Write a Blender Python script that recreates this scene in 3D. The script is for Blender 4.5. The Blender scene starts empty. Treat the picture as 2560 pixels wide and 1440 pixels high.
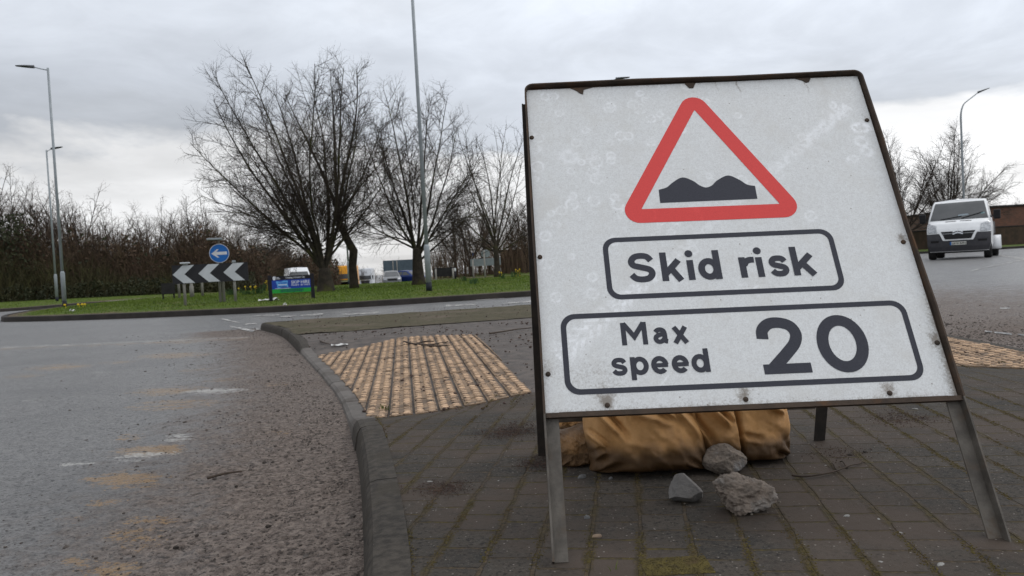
import bpy, bmesh, math, random
import numpy as np
from mathutils import Vector, Matrix, noise as mnoise
C = bpy.context.scene.collection
SC = bpy.context.scene
rad = math.radians

# ------------------------------------------------------------------ camera
CAM_H = 0.6915
PITCH, ROLL = rad(1.5975), rad(3.10)
def cam_axes():
    cp, sp = math.cos(PITCH), math.sin(PITCH)
    f = np.array([0, cp, -sp]); r = np.array([1., 0, 0]); d = np.cross(f, r)
    return r*math.cos(ROLL)+d*math.sin(ROLL), -r*math.sin(ROLL)+d*math.cos(ROLL), f
AR, AD, AF = cam_axes()
cam = bpy.data.cameras.new('camera'); camo = bpy.data.objects.new('camera', cam); C.objects.link(camo)
m = Matrix.Identity(4)
for i in range(3):
    m[i][0] = AR[i]; m[i][1] = -AD[i]; m[i][2] = -AF[i]
m.translation = (0, 0, CAM_H)
camo.matrix_world = m
cam.sensor_width = 36.0; cam.lens = 1850/2560*36
cam.clip_start = 0.05; cam.clip_end = 6000
cam.dof.use_dof = True; cam.dof.focus_distance = 1.95; cam.dof.aperture_fstop = 11.0
SC.camera = camo

# ------------------------------------------------------------------ light
SC.view_settings.view_transform = 'Standard'; SC.view_settings.look = 'None'
SC.view_settings.exposure = 0.14; SC.view_settings.gamma = 1.0
SUN_EL, SUN_AZ = rad(52), rad(75)          # sun hidden by cloud, high on the right
w = bpy.data.worlds.new('World'); SC.world = w; w.use_nodes = True
nt = w.node_tree; nt.nodes.clear()
class G:
    """small node-graph helper"""
    def __init__(s, nt): s.nt = nt
    def n(s, t, **k):
        nd = s.nt.nodes.new(t)
        for a, v in k.items(): setattr(nd, a, v)
        return nd
    def put(s, sock, v):
        if isinstance(v, bpy.types.NodeSocket): s.nt.links.new(v, sock)
        elif v is not None:
            if hasattr(sock.default_value, '__len__') and isinstance(v, (tuple, list)):
                v = tuple(v)
                if len(sock.default_value) == 4 and len(v) == 3: v = v+(1,)
            sock.default_value = v
    def m(s, op, a, b=None, c=None, clamp=False):
        nd = s.n('ShaderNodeMath', operation=op, use_clamp=clamp)
        s.put(nd.inputs[0], a)
        if b is not None: s.put(nd.inputs[1], b)
        if c is not None: s.put(nd.inputs[2], c)
        return nd.outputs[0]
    def v(s, op, a, b=None):
        nd = s.n('ShaderNodeVectorMath', operation=op); s.put(nd.inputs[0], a)
        if b is not None:
            if op == 'SCALE': s.put(nd.inputs['Scale'], b)
            else: s.put(nd.inputs[1], b)
        return nd.outputs['Value'] if op in ('DOT_PRODUCT', 'LENGTH', 'DISTANCE') else nd.outputs[0]
    def mix(s, f, a, b, mode='MIX'):
        nd = s.n('ShaderNodeMix', data_type='RGBA', blend_type=mode, clamp_factor=True)
        s.put(nd.inputs[0], f); s.put(nd.inputs[6], a); s.put(nd.inputs[7], b); return nd.outputs[2]
    def noise(s, vec, scale, detail=4, rough=.55, dist=0):
        nd = s.n('ShaderNodeTexNoise'); s.put(nd.inputs['Vector'], vec); nd.inputs['Scale'].default_value = scale
        nd.inputs['Detail'].default_value = detail; nd.inputs['Roughness'].default_value = rough
        nd.inputs['Distortion'].default_value = dist; return nd.outputs[0]
    def vor(s, vec, scale, feature='F1', out=0):
        nd = s.n('ShaderNodeTexVoronoi', feature=feature); s.put(nd.inputs['Vector'], vec)
        nd.inputs['Scale'].default_value = scale; return nd.outputs[out]
    def ramp(s, f, stops):
        nd = s.n('ShaderNodeValToRGB'); e = nd.color_ramp.elements
        while len(e) < len(stops): e.new(.5)
        for i, (p, c) in enumerate(stops):
            e[i].position = p; e[i].color = (c if len(c) == 4 else tuple(c)+(1,)) if hasattr(c, '__len__') else (c, c, c, 1)
        s.put(nd.inputs[0], f); return nd.outputs[0]
    def step(s, x, a, b):
        nd = s.n('ShaderNodeMapRange', interpolation_type='SMOOTHSTEP'); s.put(nd.inputs[0], x)
        nd.inputs[1].default_value = a; nd.inputs[2].default_value = b; return nd.outputs[0]
    def attr(s, name):
        return s.n('ShaderNodeAttribute', attribute_name=name).outputs['Fac']
    def obj(s): return s.n('ShaderNodeTexCoord').outputs['Object']
    def bump(s, h, strength=.5, dist=.01, normal=None):
        nd = s.n('ShaderNodeBump'); s.put(nd.inputs['Height'], h); nd.inputs['Strength'].default_value = strength
        nd.inputs['Distance'].default_value = dist
        if normal: s.put(nd.inputs['Normal'], normal)
        return nd.outputs[0]
g = G(nt)
sky = g.n('ShaderNodeTexSky', sky_type='NISHITA'); sky.sun_disc = False
sky.sun_elevation = SUN_EL; sky.sun_rotation = SUN_AZ; sky.air_density = 1; sky.dust_density = 2
bg1 = g.n('ShaderNodeBackground'); g.put(bg1.inputs[0], sky.outputs[0]); bg1.inputs[1].default_value = 0.05
dirv = g.n('ShaderNodeTexCoord').outputs['Generated']
sep = g.n('ShaderNodeSeparateXYZ'); g.put(sep.inputs[0], dirv)
X, Y, Z = sep.outputs
zc = g.m('MAXIMUM', Z, 0.0)
den = g.m('ADD', zc, 0.10)
cmb = g.n('ShaderNodeCombineXYZ'); g.put(cmb.inputs[0], g.m('DIVIDE', X, den)); g.put(cmb.inputs[1], g.m('DIVIDE', Y, den))
cv = cmb.outputs[0]
flat = g.n('ShaderNodeCombineXYZ'); g.put(flat.inputs[0], X); g.put(flat.inputs[1], Y); g.put(flat.inputs[2], g.m('MULTIPLY', Z, 2.6))
n1 = g.noise(flat.outputs[0], 3.2, 6, .55, .35)
n2 = g.noise(cv, .55, 6, .55, .4)
n3 = g.noise(flat.outputs[0], 9, 5, .6, .2)
# cloud base rises and falls with the noise; below it the brighter strip of horizon sky
e = g.m('ADD', g.m('ADD', zc, g.m('MULTIPLY', g.m('SUBTRACT', n1, .5), .25)), g.m('MULTIPLY', g.m('SUBTRACT', n3, .5), .09))
base = g.ramp(e, [(0.0, (.76, .755, .75)), (.10, (.93, .935, .945)), (.150, (.93, .935, .945)), (.185, (.61, .645, .70)), (.25, (.69, .735, .81)), (.34, (.79, .84, .92)), (.60, (.95, .98, 1.03)), (1, (1.22, 1.24, 1.28))])
n4 = g.noise(flat.outputs[0], 5.5, 6, .6, .5)
streak = g.m('ADD', g.m('ADD', .80, g.m('MULTIPLY', g.step(n2, .3, .7), .20)), g.m('MULTIPLY', g.step(n4, .32, .70), .15))
side = g.m('ADD', 1.05, g.m('MULTIPLY', X, .28))
fac = g.m('MULTIPLY', streak, side)
col = g.v('SCALE', base, fac)
# ground side of the dome
col = g.mix(g.step(Z, -.02, -.08), col, (.10, .095, .09))
bg2 = g.n('ShaderNodeBackground'); g.put(bg2.inputs[0], col); bg2.inputs[1].default_value = 0.97
add = g.n('ShaderNodeAddShader'); g.put(add.inputs[0], bg1.outputs[0]); g.put(add.inputs[1], bg2.outputs[0])
bg1.inputs[1].default_value = 0.05
wo = g.n('ShaderNodeOutputWorld'); g.put(wo.inputs[0], add.outputs[0])
# thin out the clear-sky part: the overcast deck hides nearly all of it
bgm = g.n('ShaderNodeMixShader'); bgm.inputs[0].default_value = 0.93
g.put(bgm.inputs[1], bg1.outputs[0]); g.put(bgm.inputs[2], bg2.outputs[0]); g.put(wo.inputs[0], bgm.outputs[0])
sl = bpy.data.lights.new('sun', 'SUN'); sl.energy = 0.5; sl.angle = rad(18); sl.color = (1, .95, .88)
so = bpy.data.objects.new('sun', sl); C.objects.link(so)
sd = Vector((math.sin(SUN_AZ)*math.cos(SUN_EL), math.cos(SUN_AZ)*math.cos(SUN_EL), math.sin(SUN_EL)))
so.rotation_euler = sd.to_track_quat('Z', 'Y').to_euler()

# ------------------------------------------------------------------ helpers
class MB:
    def __init__(s): s.v = []; s.f = []; s.n = 0; s.attr = {}
    def add(s, verts, faces):
        verts = np.asarray(verts, float); s.v.append(verts); o = s.n
        s.f.extend([tuple(int(i)+o for i in f) for f in faces]); s.n += len(verts)
    def box(s, x0, x1, y0, y1, z0, z1, M=None):
        v = np.array([(x, y, z) for x in (x0, x1) for y in (y0, y1) for z in (z0, z1)], float)
        if M is not None: v = v@np.asarray(M)[:3, :3].T+np.asarray(M)[:3, 3]
        s.add(v, [(0, 1, 3, 2), (4, 6, 7, 5), (0, 4, 5, 1), (2, 3, 7, 6), (0, 2, 6, 4), (1, 5, 7, 3)])
    def tube(s, pts, radii, n=8, caps=True):
        pts = np.asarray(pts, float); k = len(pts)
        radii = np.broadcast_to(np.asarray(radii, float), (k,))
        t = np.gradient(pts, axis=0); t /= np.linalg.norm(t, axis=1)[:, None]+1e-12
        ref = np.array([0, 0, 1.]) if abs(t[0][2]) < .9 else np.array([1., 0, 0])
        a = np.cross(t, ref); a /= np.linalg.norm(a, axis=1)[:, None]+1e-12; b = np.cross(t, a)
        th = np.arange(n)*2*math.pi/n
        ring = pts[:, None]+radii[:, None, None]*(np.cos(th)[None, :, None]*a[:, None]+np.sin(th)[None, :, None]*b[:, None])
        f = []
        for i in range(k-1):
            for j in range(n):
                j2 = (j+1) % n; f.append((i*n+j, i*n+j2, (i+1)*n+j2, (i+1)*n+j))
        if caps: f.append(tuple(range(n))[::-1]); f.append(tuple(range((k-1)*n, k*n)))
        s.add(ring.reshape(-1, 3), f)
    def grid(s, P):
        """P: (a,b,3) array of points"""
        a, b = P.shape[:2]
        idx = np.arange(a*b).reshape(a, b)
        q = np.stack([idx[:-1, :-1], idx[1:, :-1], idx[1:, 1:], idx[:-1, 1:]], -1).reshape(-1, 4)
        s.add(P.reshape(-1, 3), q.tolist())
    def prism(s, poly, z0, z1, M=None):
        n = len(poly); v = [(x, y, z0) for x, y in poly]+[(x, y, z1) for x, y in poly]
        v = np.array(v, float)
        if M is not None: v = v@np.asarray(M)[:3, :3].T+np.asarray(M)[:3, 3]
        s.add(v, [tuple(range(n))[::-1], tuple(range(n, 2*n))]+[(i, (i+1) % n, n+(i+1) % n, n+i) for i in range(n)])
    def build(s, name, mat, parent=None, smooth=False, loc=None):
        me = bpy.data.meshes.new(name)
        v = np.concatenate(s.v) if s.v else np.zeros((0, 3))
        me.from_pydata(v.tolist(), [], s.f)
        for k, a in s.attr.items():
            at = me.attributes.new(k, 'FLOAT', 'POINT'); at.data.foreach_set('value', np.asarray(a, np.float32))
        me.materials.append(mat)
        if smooth: me.shade_smooth() if hasattr(me, 'shade_smooth') else None
        me.update()
        o = bpy.data.objects.new(name, me); C.objects.link(o)
        if parent: o.parent = parent
        if loc is not None: o.location = loc
        return o
def tag(o, label=None, cat=None, group=None, kind=None):
    if label: o['label'] = label
    if cat: o['category'] = cat
    if group: o['group'] = group
    if kind: o['kind'] = kind
    return o
def thing(name, label, cat, loc=(0, 0, 0), rz=0, group=None):
    o = bpy.data.objects.new(name, None); C.objects.link(o); o.empty_display_size = .1
    o.location = loc; o.rotation_euler = (0, 0, rz); return tag(o, label, cat, group)
def copy_tree(o, parent=None):
    c = o.copy(); C.objects.link(c); c.parent = parent
    for ch in list(o.children): copy_tree(ch, c)
    return c
def bevel(o, wd, seg=2):
    md = o.modifiers.new('bevel', 'BEVEL'); md.width = wd; md.segments = seg; md.limit_method = 'ANGLE'; return o

MATS = {}
def mat(name, c1, c2=None, scale=6, rough=.7, metal=0, bump=0, bscale=60, detail=5, spec=.22, lo=.35, hi=.65, c3=None, s3=2.0, emit=0):
    if name in MATS: return MATS[name]
    mt = bpy.data.materials.new(name); mt.use_nodes = True; t = mt.node_tree; b = t.nodes['Principled BSDF']; k = G(t)
    co = k.obj()
    if c2 is None: c2 = tuple(x*.82 for x in c1)
    c = k.mix(k.step(k.noise(co, scale, detail, .6), lo, hi), c1, c2)
    if c3: c = k.mix(k.step(k.noise(co, s3, 6, .65), .5, .68), c, c3)
    k.put(b.inputs['Base Color'], c)
    k.put(b.inputs['Roughness'], k.m('ADD', rough-.08, k.m('MULTIPLY', k.noise(co, scale*2.3, 3), .16)))
    b.inputs['Metallic'].default_value = metal
    b.inputs['Specular IOR Level'].default_value = spec
    if bump: k.put(b.inputs['Normal'], k.bump(k.noise(co, bscale, 5, .65), .6, bump))
    if emit: k.put(b.inputs['Emission Color'], c); b.inputs['Emission Strength'].default_value = emit
    MATS[name] = mt; return mt
def newmat(name):
    mt = bpy.data.materials.new(name); mt.use_nodes = True; MATS[name] = mt
    return mt, G(mt.node_tree), mt.node_tree.nodes['Principled BSDF']

def text_geo(body):
    cu = bpy.data.curves.new('t', 'FONT'); cu.body = body; cu.offset = .012
    o = bpy.data.objects.new('t', cu); C.objects.link(o)
    dg = bpy.context.evaluated_depsgraph_get()
    me = bpy.data.meshes.new_from_object(o.evaluated_get(dg))
    v = np.array([p.co[:] for p in me.vertices]); f = [tuple(p.vertices) for p in me.polygons]
    bpy.data.objects.remove(o); bpy.data.meshes.remove(me); bpy.data.curves.remove(cu)
    v -= v.min(0); v /= np.where(v.max(0) > 0, v.max(0), 1)
    return v, f

def sm(x): x = np.clip(x, 0, 1); return x*x*(3-2*x)
def pol_y(pts, y):                        # x of a polyline at given y
    p = sorted(pts, key=lambda q: q[1]); return np.interp(y, [q[1] for q in p], [q[0] for q in p])
def inside(poly, x, y):
    x = np.asarray(x, float); y = np.asarray(y, float); r = np.zeros(x.shape, bool); n = len(poly)
    for i in range(n):
        (x1, y1), (x2, y2) = poly[i], poly[(i+1) % n]
        c = ((y1 > y) != (y2 > y)) & (x < (x2-x1)*(y-y1)/((y2-y1) if y2 != y1 else 1e-9)+x1)
        r ^= c
    return r
def pdist(poly, x, y, closed=True):
    x = np.asarray(x, float); y = np.asarray(y, float); d = np.full(x.shape, 1e9); n = len(poly)
    for i in range(n if closed else n-1):
        (x1, y1), (x2, y2) = poly[i], poly[(i+1) % n]
        L = (x2-x1)**2+(y2-y1)**2+1e-12
        t = np.clip(((x-x1)*(x2-x1)+(y-y1)*(y2-y1))/L, 0, 1)
        d = np.minimum(d, np.hypot(x-x1-t*(x2-x1), y-y1-t*(y2-y1)))
    return d
def smooth_poly(p, n=6, closed=False):
    p = [np.array(q, float) for q in p]; out = []; k = len(p)
    for i in range(k if closed else k-1):
        a = p[(i-1) % k] if closed or i > 0 else 2*p[0]-p[1]
        b = p[i]; c = p[(i+1) % k]; d = p[(i+2) % k] if closed or i+2 < k else 2*p[-1]-p[-2]
        for j in range(n):
            t = j/n
            out.append(tuple(.5*(2*b+(c-a)*t+(2*a-5*b+4*c-d)*t*t+(3*b-a-3*c+d)*t**3)))
    if not closed: out.append(tuple(p[-1]))
    return out
def vnoise(x, y, s, seed=0, oct=4):
    """cheap vectorised value noise, about 0..1"""
    x = np.asarray(x, float)*s+seed*17.3; y = np.asarray(y, float)*s+seed*9.1; r = 0; a = .5; tot = 0
    def h(i, j):
        q = np.sin(i*127.1+j*311.7+seed*3.7)*43758.5453; return q-np.floor(q)
    for o in range(oct):
        i = np.floor(x); j = np.floor(y); u = sm(x-i); v_ = sm(y-j)
        r = r+a*((h(i, j)*(1-u)+h(i+1, j)*u)*(1-v_)+(h(i, j+1)*(1-u)+h(i+1, j+1)*u)*v_); tot += a
        a *= .5; x = x*2.03+5.1; y = y*2.03+3.3
    return r/tot

# ------------------------------------------------------------------ terrain
KERB = [(-.12, -3), (-.17, -1), (-.22, 0), (-.29, .8), (-.37, 1.5), (-.44, 1.93), (-.57, 2.55), (-.71, 3.15), (-.87, 3.75), (-1.17, 4.75), (-1.69, 6.22), (-2.45, 8.25), (-3.31, 10.44), (-4.1, 11.95)]
KERB_S = smooth_poly(KERB, 5)
RKERB = [(3.0, -3), (3.25, 2), (3.45, 4.2), (3.58, 5.1), (3.68, 6.2), (3.75, 8), (3.6, 10.5), (3.2, 12.2), (2.6, 13.0)]
FAR_EDGE = [(-4.1, 11.95), (-3.9, 12.25), (.34, 13.25), (2.6, 13.0)]
SPLIT = [tuple(p) for p in KERB_S]+FAR_EDGE[1:-1]+[tuple(p) for p in reversed(RKERB)]
ISL = smooth_poly([(-15.5, 22.4), (-13.9, 21.0), (-10.3, 19.35), (-6.4, 18.3), (-3.8, 18.45), (.5, 19.5), (4.5, 21.5), (8.5, 25), (11.5, 30.5), (11.8, 37), (9.5, 44), (4, 49), (-6, 51), (-14, 50), (-19.5, 46), (-21.2, 39), (-20, 32.5), (-17.8, 26.6)], 5, True)
VERGE = [(-120, 24), (-60, 29), (-34, 32), (-25, 33.6), (-23.2, 35.5), (-23.0, 40), (-21.6, 47), (-19.2, 53), (-20.8, 61), (-23.5, 70), (-20.5, 76), (-20.5, 110), (-120, 110)]
NVERGE = [(2, 52), (-8, 57), (-7.5, 64), (-9, 78), (-11, 100), (60, 150), (120, 120), (110, 56), (60, 48.5), (34, 48), (20, 49.5)]
def road(x, y):
    x = np.asarray(x, float); y = np.asarray(y, float)
    dip = np.clip(y-40, 0, 130)*.02*(1-sm((x-4)/14))
    return -.1+.21*sm((x-5)/12)+.06*sm((x-20)/25)-dip
def isl_z(x, y):
    d = pdist(ISL, x, y); ins = inside(ISL, x, y)
    z = .02+.20*(1-np.exp(-d/5.0))+.05*(vnoise(x, y, .3, 3)-.5)*np.clip(d/2, 0, 1)
    return np.where(ins, z, -9)
def verge_z(x, y):
    d = pdist(VERGE, x, y); return np.where(inside(VERGE, x, y), .02+.16*(1-np.exp(-d/6.)), -9)
def nverge_z(x, y):
    d = pdist(NVERGE, x, y); return np.where(inside(NVERGE, x, y), .13*sm((np.asarray(x)-2)/12)+.06+.2*(1-np.exp(-d/5.)), -9)
DROP_L = [(-2.2, 7.55), (-1.69, 6.22), (-1.17, 4.75), (-.95, 4.0)]
def split_z(x, y):
    x = np.asarray(x, float); y = np.asarray(y, float)
    kx = np.interp(y, [p[1] for p in KERB], [p[0] for p in KERB]); rx = np.interp(y, [p[1] for p in RKERB], [p[0] for p in RKERB])
    a = sm((y-3.35)/.75)*(1-sm((y-7.55)/.75))
    b = sm((y-3.6)/.7)*(1-sm((y-7.6)/.8))
    z = -.078*a*(1-sm((x-kx-.12)/1.5))-.078*b*(1-sm((rx-x-.12)/1.3))
    return z
def terrain(x, y):
    z = road(x, y)
    z = np.maximum(z, isl_z(x, y)); z = np.maximum(z, verge_z(x, y)); z = np.maximum(z, nverge_z(x, y))
    return np.where(inside(SPLIT, x, y), split_z(x, y), z)
def ray(px, py):
    return AR*(px-1280)/1850+AD*(py-720)/1850+AF
def hit(px, py, dz=0):
    """where the sight line through a pixel of the photograph meets the ground"""
    d = ray(px, py); t = np.concatenate([np.arange(1, 30, .01), np.arange(30, 120, .05)])
    p = np.array([0, 0, CAM_H])[:, None]+d[:, None]*t
    h = p[2]-(terrain(p[0], p[1])+dz); i = np.argmax(h <= 0)
    if h[i] > 0: i = len(t)-1
    return Vector((p[0][i], p[1][i], p[2][i]))
def at(px, py, Yd):
    d = ray(px, py); return Vector(np.array([0, 0, CAM_H])+d*(Yd/d[1]))
def on(px, Yd, py=700):
    """ground point under pixel column px at distance Yd"""
    q = at(px, py, Yd); return Vector((q.x, Yd, float(terrain(q.x, Yd))))
# ------------------------------------------------------------------ ground materials
mt, k, b = newmat('asphalt_wet'); co = k.obj()
buff, white, mud, rub = k.attr('buff'), k.attr('white'), k.attr('mud'), k.attr('rub')
fine = k.noise(co, 140, 4, .7); mid = k.noise(co, 22, 5, .65); big = k.noise(co, 1.1, 5, .6)
st = k.vor(co, 85); stc = k.vor(co, 85, out=1)
stv = k.n('ShaderNodeSeparateColor'); k.put(stv.inputs[0], stc)
c = k.mix(k.step(mid, .3, .7), (.120, .119, .120), (.238, .234, .231))
c = k.mix(k.step(k.noise(co, 48, 4, .75), .46, .66), c, (.225, .222, .220))
c = k.mix(k.m('MULTIPLY', k.step(k.noise(co, 62, 3, .6), .52, .64), .8), c, (.028, .028, .029))
c = k.mix(k.m('MULTIPLY', k.step(big, .42, .66), .45), c, (.10, .10, .104))
c = k.mix(k.m('MULTIPLY', k.step(stv.outputs[0], .72, .95), .5), c, (.17, .165, .16))
mm = k.step(k.m('ADD', mud, k.m('MULTIPLY', k.m('SUBTRACT', k.noise(co, 7, 6, .7), .5), .9)), .25, .85)
c = k.mix(mm, c, k.mix(k.m('MULTIPLY', k.step(k.noise(co, 52, 4, .7), .50, .64), .9), k.mix(k.step(k.noise(co, 30, 5, .75), .38, .64), (.132, .106, .092), (.262, .216, .186)), (.040, .033, .029)))
strk = k.noise(k.v('MULTIPLY', co, (.30, 1.5, 1)), 15, 6, .72); blob = k.noise(co, 55, 4, .75)
bn = k.m('ADD', k.m('MULTIPLY', buff, .58), k.m('ADD', k.m('MULTIPLY', k.m('SUBTRACT', strk, .5), 2.6), k.m('MULTIPLY', k.m('SUBTRACT', blob, .5), 2.2)))
bm = k.m('MULTIPLY', k.m('MULTIPLY', k.step(bn, .28, .44), k.step(buff, .02, .12)), .85)
c = k.mix(bm, c, k.mix(k.step(fine, .3, .7), (.40, .265, .14), (.20, .135, .08)))
wn = k.m('ADD', k.m('MULTIPLY', white, .6), k.m('ADD', k.m('MULTIPLY', k.m('SUBTRACT', strk, .5), 2.6), k.m('MULTIPLY', k.m('SUBTRACT', blob, .5), 2.2)))
wm = k.m('MULTIPLY', k.m('MULTIPLY', k.step(wn, .28, .46), k.step(white, .02, .12)), .85)
c = k.mix(wm, c, (.46, .45, .43))
k.put(b.inputs['Base Color'], c)
wet = k.step(k.m('ADD', k.noise(co, .55, 5, .6), k.m('MULTIPLY', rub, .25)), .40, .66)
ro = k.m('SUBTRACT', k.m('ADD', .62, k.m('MULTIPLY', mm, .22)), k.m('MULTIPLY', wet, .30))
k.put(b.inputs['Roughness'], ro); k.put(b.inputs['Specular IOR Level'], k.m('SUBTRACT', .45, k.m('MULTIPLY', mm, .33)))
h = k.m('ADD', k.m('MULTIPLY', st, -1.0), k.m('ADD', k.m('MULTIPLY', fine, .5), k.m('MULTIPLY', mid, .8)))
h = k.m('ADD', h, k.m('MULTIPLY', k.noise(co, 38, 5, .7), 2.0))
k.put(b.inputs['Normal'], k.bump(h, 1.0, .013))
ASPHALT = mt

mt, k, b = newmat('road_paint_worn'); co = k.obj()
q = k.step(k.m('ADD', k.m('MULTIPLY', k.noise(co, 60, 4, .7), .6), k.m('MULTIPLY', k.noise(co, 7, 4, .6), .5)), .52, .64)
k.put(b.inputs['Base Color'], k.mix(q, (.08, .078, .078), (.58, .57, .54))); b.inputs['Roughness'].default_value = .6
PAINT = mt

mt, k, b = newmat('block_pavers'); co = k.obj()
A8 = rad(8.9)
wob = k.n('ShaderNodeTexNoise'); k.put(wob.inputs['Vector'], co); wob.inputs['Scale'].default_value = 9; wob.inputs['Detail'].default_value = 3
cow = k.v('ADD', co, k.v('SCALE', k.v('SUBTRACT', wob.outputs[1], (.5, .5, .5)), .022))
u = k.v('DOT_PRODUCT', cow, (math.sin(A8), math.cos(A8), 0)); v_ = k.v('DOT_PRODUCT', cow, (math.cos(A8), -math.sin(A8), 0))
cb = k.n('ShaderNodeCombineXYZ'); k.put(cb.inputs[0], u); k.put(cb.inputs[1], v_)
br = k.n('ShaderNodeTexBrick'); k.put(br.inputs['Vector'], cb.outputs[0])
br.offset = .5; br.offset_frequency = 2
for nm, vl in (('Scale', 1), ('Mortar Size', .0068), ('Mortar Smooth', .5), ('Brick Width', .122), ('Row Height', .122), ('Bias', 0)): br.inputs[nm].default_value = vl
br.inputs['Color1'].default_value = (0, 0, 0, 1); br.inputs['Color2'].default_value = (1, 1, 1, 1); br.inputs['Mortar'].default_value = (.5, .5, .5, 1)
joint = br.outputs['Fac']; tint = k.n('ShaderNodeSeparateColor'); k.put(tint.inputs[0], br.outputs['Color'])
pp = k.m('PINGPONG', v_, .061)
mossn = k.noise(co, 3.3, 5, .65)
lng = k.m('MULTIPLY', k.step(k.m('SUBTRACT', pp, k.m('MULTIPLY', k.noise(co, 24, 4, .7), .018)), .009, -.003), k.step(mossn, .41, .56))
fn = k.noise(co, 240, 3, .7); md = k.noise(co, 30, 5, .7); bg = k.noise(co, 1.7, 5, .6)
c = k.mix(tint.outputs[0], (.027, .0255, .023), (.068, .058, .048))
c = k.mix(k.step(md, .35, .7), c, (.054, .046, .038))
c = k.mix(k.m('MULTIPLY', k.step(k.noise(co, 80, 4, .7), .5, .66), .85), c, (.010, .0095, .009))
c = k.mix(k.m('MULTIPLY', k.step(k.noise(co, 130, 3, .7), .56, .68), .6), c, (.105, .095, .083))
c = k.mix(k.step(bg, .42, .62), c, (.066, .051, .041))
sp = k.vor(co, 130, out=1); sps = k.n('ShaderNodeSeparateColor'); k.put(sps.inputs[0], sp)
c = k.mix(k.m('MULTIPLY', k.step(sps.outputs[0], .945, .98), k.step(k.vor(co, 130), .38, .2)), c, (.22, .20, .18))
mossc = k.mix(k.step(k.noise(co, 60, 4, .7), .35, .68), (.030, .024, .010), (.088, .068, .021))
dirtc = k.mix(k.step(k.noise(co, 90, 4, .7), .3, .7), (.026, .021, .016), (.090, .066, .040))
c = k.mix(k.m('MULTIPLY', joint, k.m('MULTIPLY', .95, k.step(k.noise(co, 21, 5, .7), .30, .55))), c, k.mix(k.step(mossn, .44, .58), dirtc, mossc))
c = k.mix(k.m('MULTIPLY', lng, .95), c, k.mix(k.step(k.noise(co, 11, 4, .6), .3, .62), mossc, dirtc))
k.put(b.inputs['Base Color'], c); k.put(b.inputs['Roughness'], k.m('ADD', .66, k.m('MULTIPLY', md, .25))); b.inputs['Specular IOR Level'].default_value = .14
h = k.m('ADD', k.m('MULTIPLY', joint, -.9), k.m('ADD', k.m('MULTIPLY', fn, .35), k.m('ADD', k.m('MULTIPLY', md, .6), k.m('MULTIPLY', tint.outputs[0], .25))))
h = k.m('ADD', h, k.m('MULTIPLY', lng, k.m('MULTIPLY', k.noise(co, 120, 3, .7), 1.0)))
k.put(b.inputs['Normal'], k.bump(h, .9, .006))
PAVERS = mt

PATHM = mat('muddy_tarmac', (.062, .054, .050), (.110, .093, .082), 9, .72, 0, .006, 120, c3=(.075, .062, .055), s3=2.4)
VERGEM = mat('mossy_verge', (.085, .072, .045), (.055, .050, .028), 7, .95, 0, .02, 60, c3=(.110, .088, .066), s3=1.1)
KERBM = mat('kerb_concrete', (.060, .052, .043), (.030, .026, .022), 30, .85, 0, .005, 110, c3=(.038, .032, .024), s3=3.5)
FARKERB = mat('far_kerb_concrete', (.042, .036, .032), (.026, .023, .021), 2, .8, 0, .01, 30)
mt, k, b = newmat('buff_tactile'); co = k.obj()
dirt = k.step(k.noise(co, 7, 6, .75), .46, .60)
tp_ = k.attr('top')
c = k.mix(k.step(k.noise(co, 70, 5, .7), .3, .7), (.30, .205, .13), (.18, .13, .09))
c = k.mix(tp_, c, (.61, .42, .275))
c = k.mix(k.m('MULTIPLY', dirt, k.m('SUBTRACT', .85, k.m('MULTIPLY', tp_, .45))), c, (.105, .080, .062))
sp = k.vor(co, 55, out=1); sps = k.n('ShaderNodeSeparateColor'); k.put(sps.inputs[0], sp)
c = k.mix(k.m('MULTIPLY', k.step(sps.outputs[0], .93, .97), .8), c, (.05, .042, .036))
k.put(b.inputs['Base Color'], c); b.inputs['Roughness'].default_value = .75; b.inputs['Specular IOR Level'].default_value = .15
k.put(b.inputs['Normal'], k.bump(k.noise(co, 180, 4, .7), .5, .003))
BUFF = mt
mt, k, b = newmat('short_grass'); co = k.obj(); ed = k.attr('edge')
c = k.mix(k.step(k.noise(co, 1.2, 6, .65), .35, .65), (.060, .098, .012), (.105, .140, .022))
c = k.mix(k.step(k.noise(co, 14, 4, .7), .4, .75), c, (.030, .052, .010))
c = k.mix(k.step(k.noise(co, .6, 5, .6), .52, .7), c, (.105, .105, .035))
soil_shade = k.step(k.m('ADD', ed, k.m('MULTIPLY', k.m('SUBTRACT', k.noise(co, 1.6, 5, .7), .5), .8)), .40, .75)
c = k.mix(soil_shade, c, k.mix(k.noise(co, 5, 4, .6), (.085, .062, .040), (.13, .10, .075)))
k.put(b.inputs['Base Color'], c); b.inputs['Roughness'].default_value = .95; b.inputs['Specular IOR Level'].default_value = .2
k.put(b.inputs['Normal'], k.bump(k.noise(co, 9, 5, .7), .8, .06))
GRASS = mt

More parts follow.
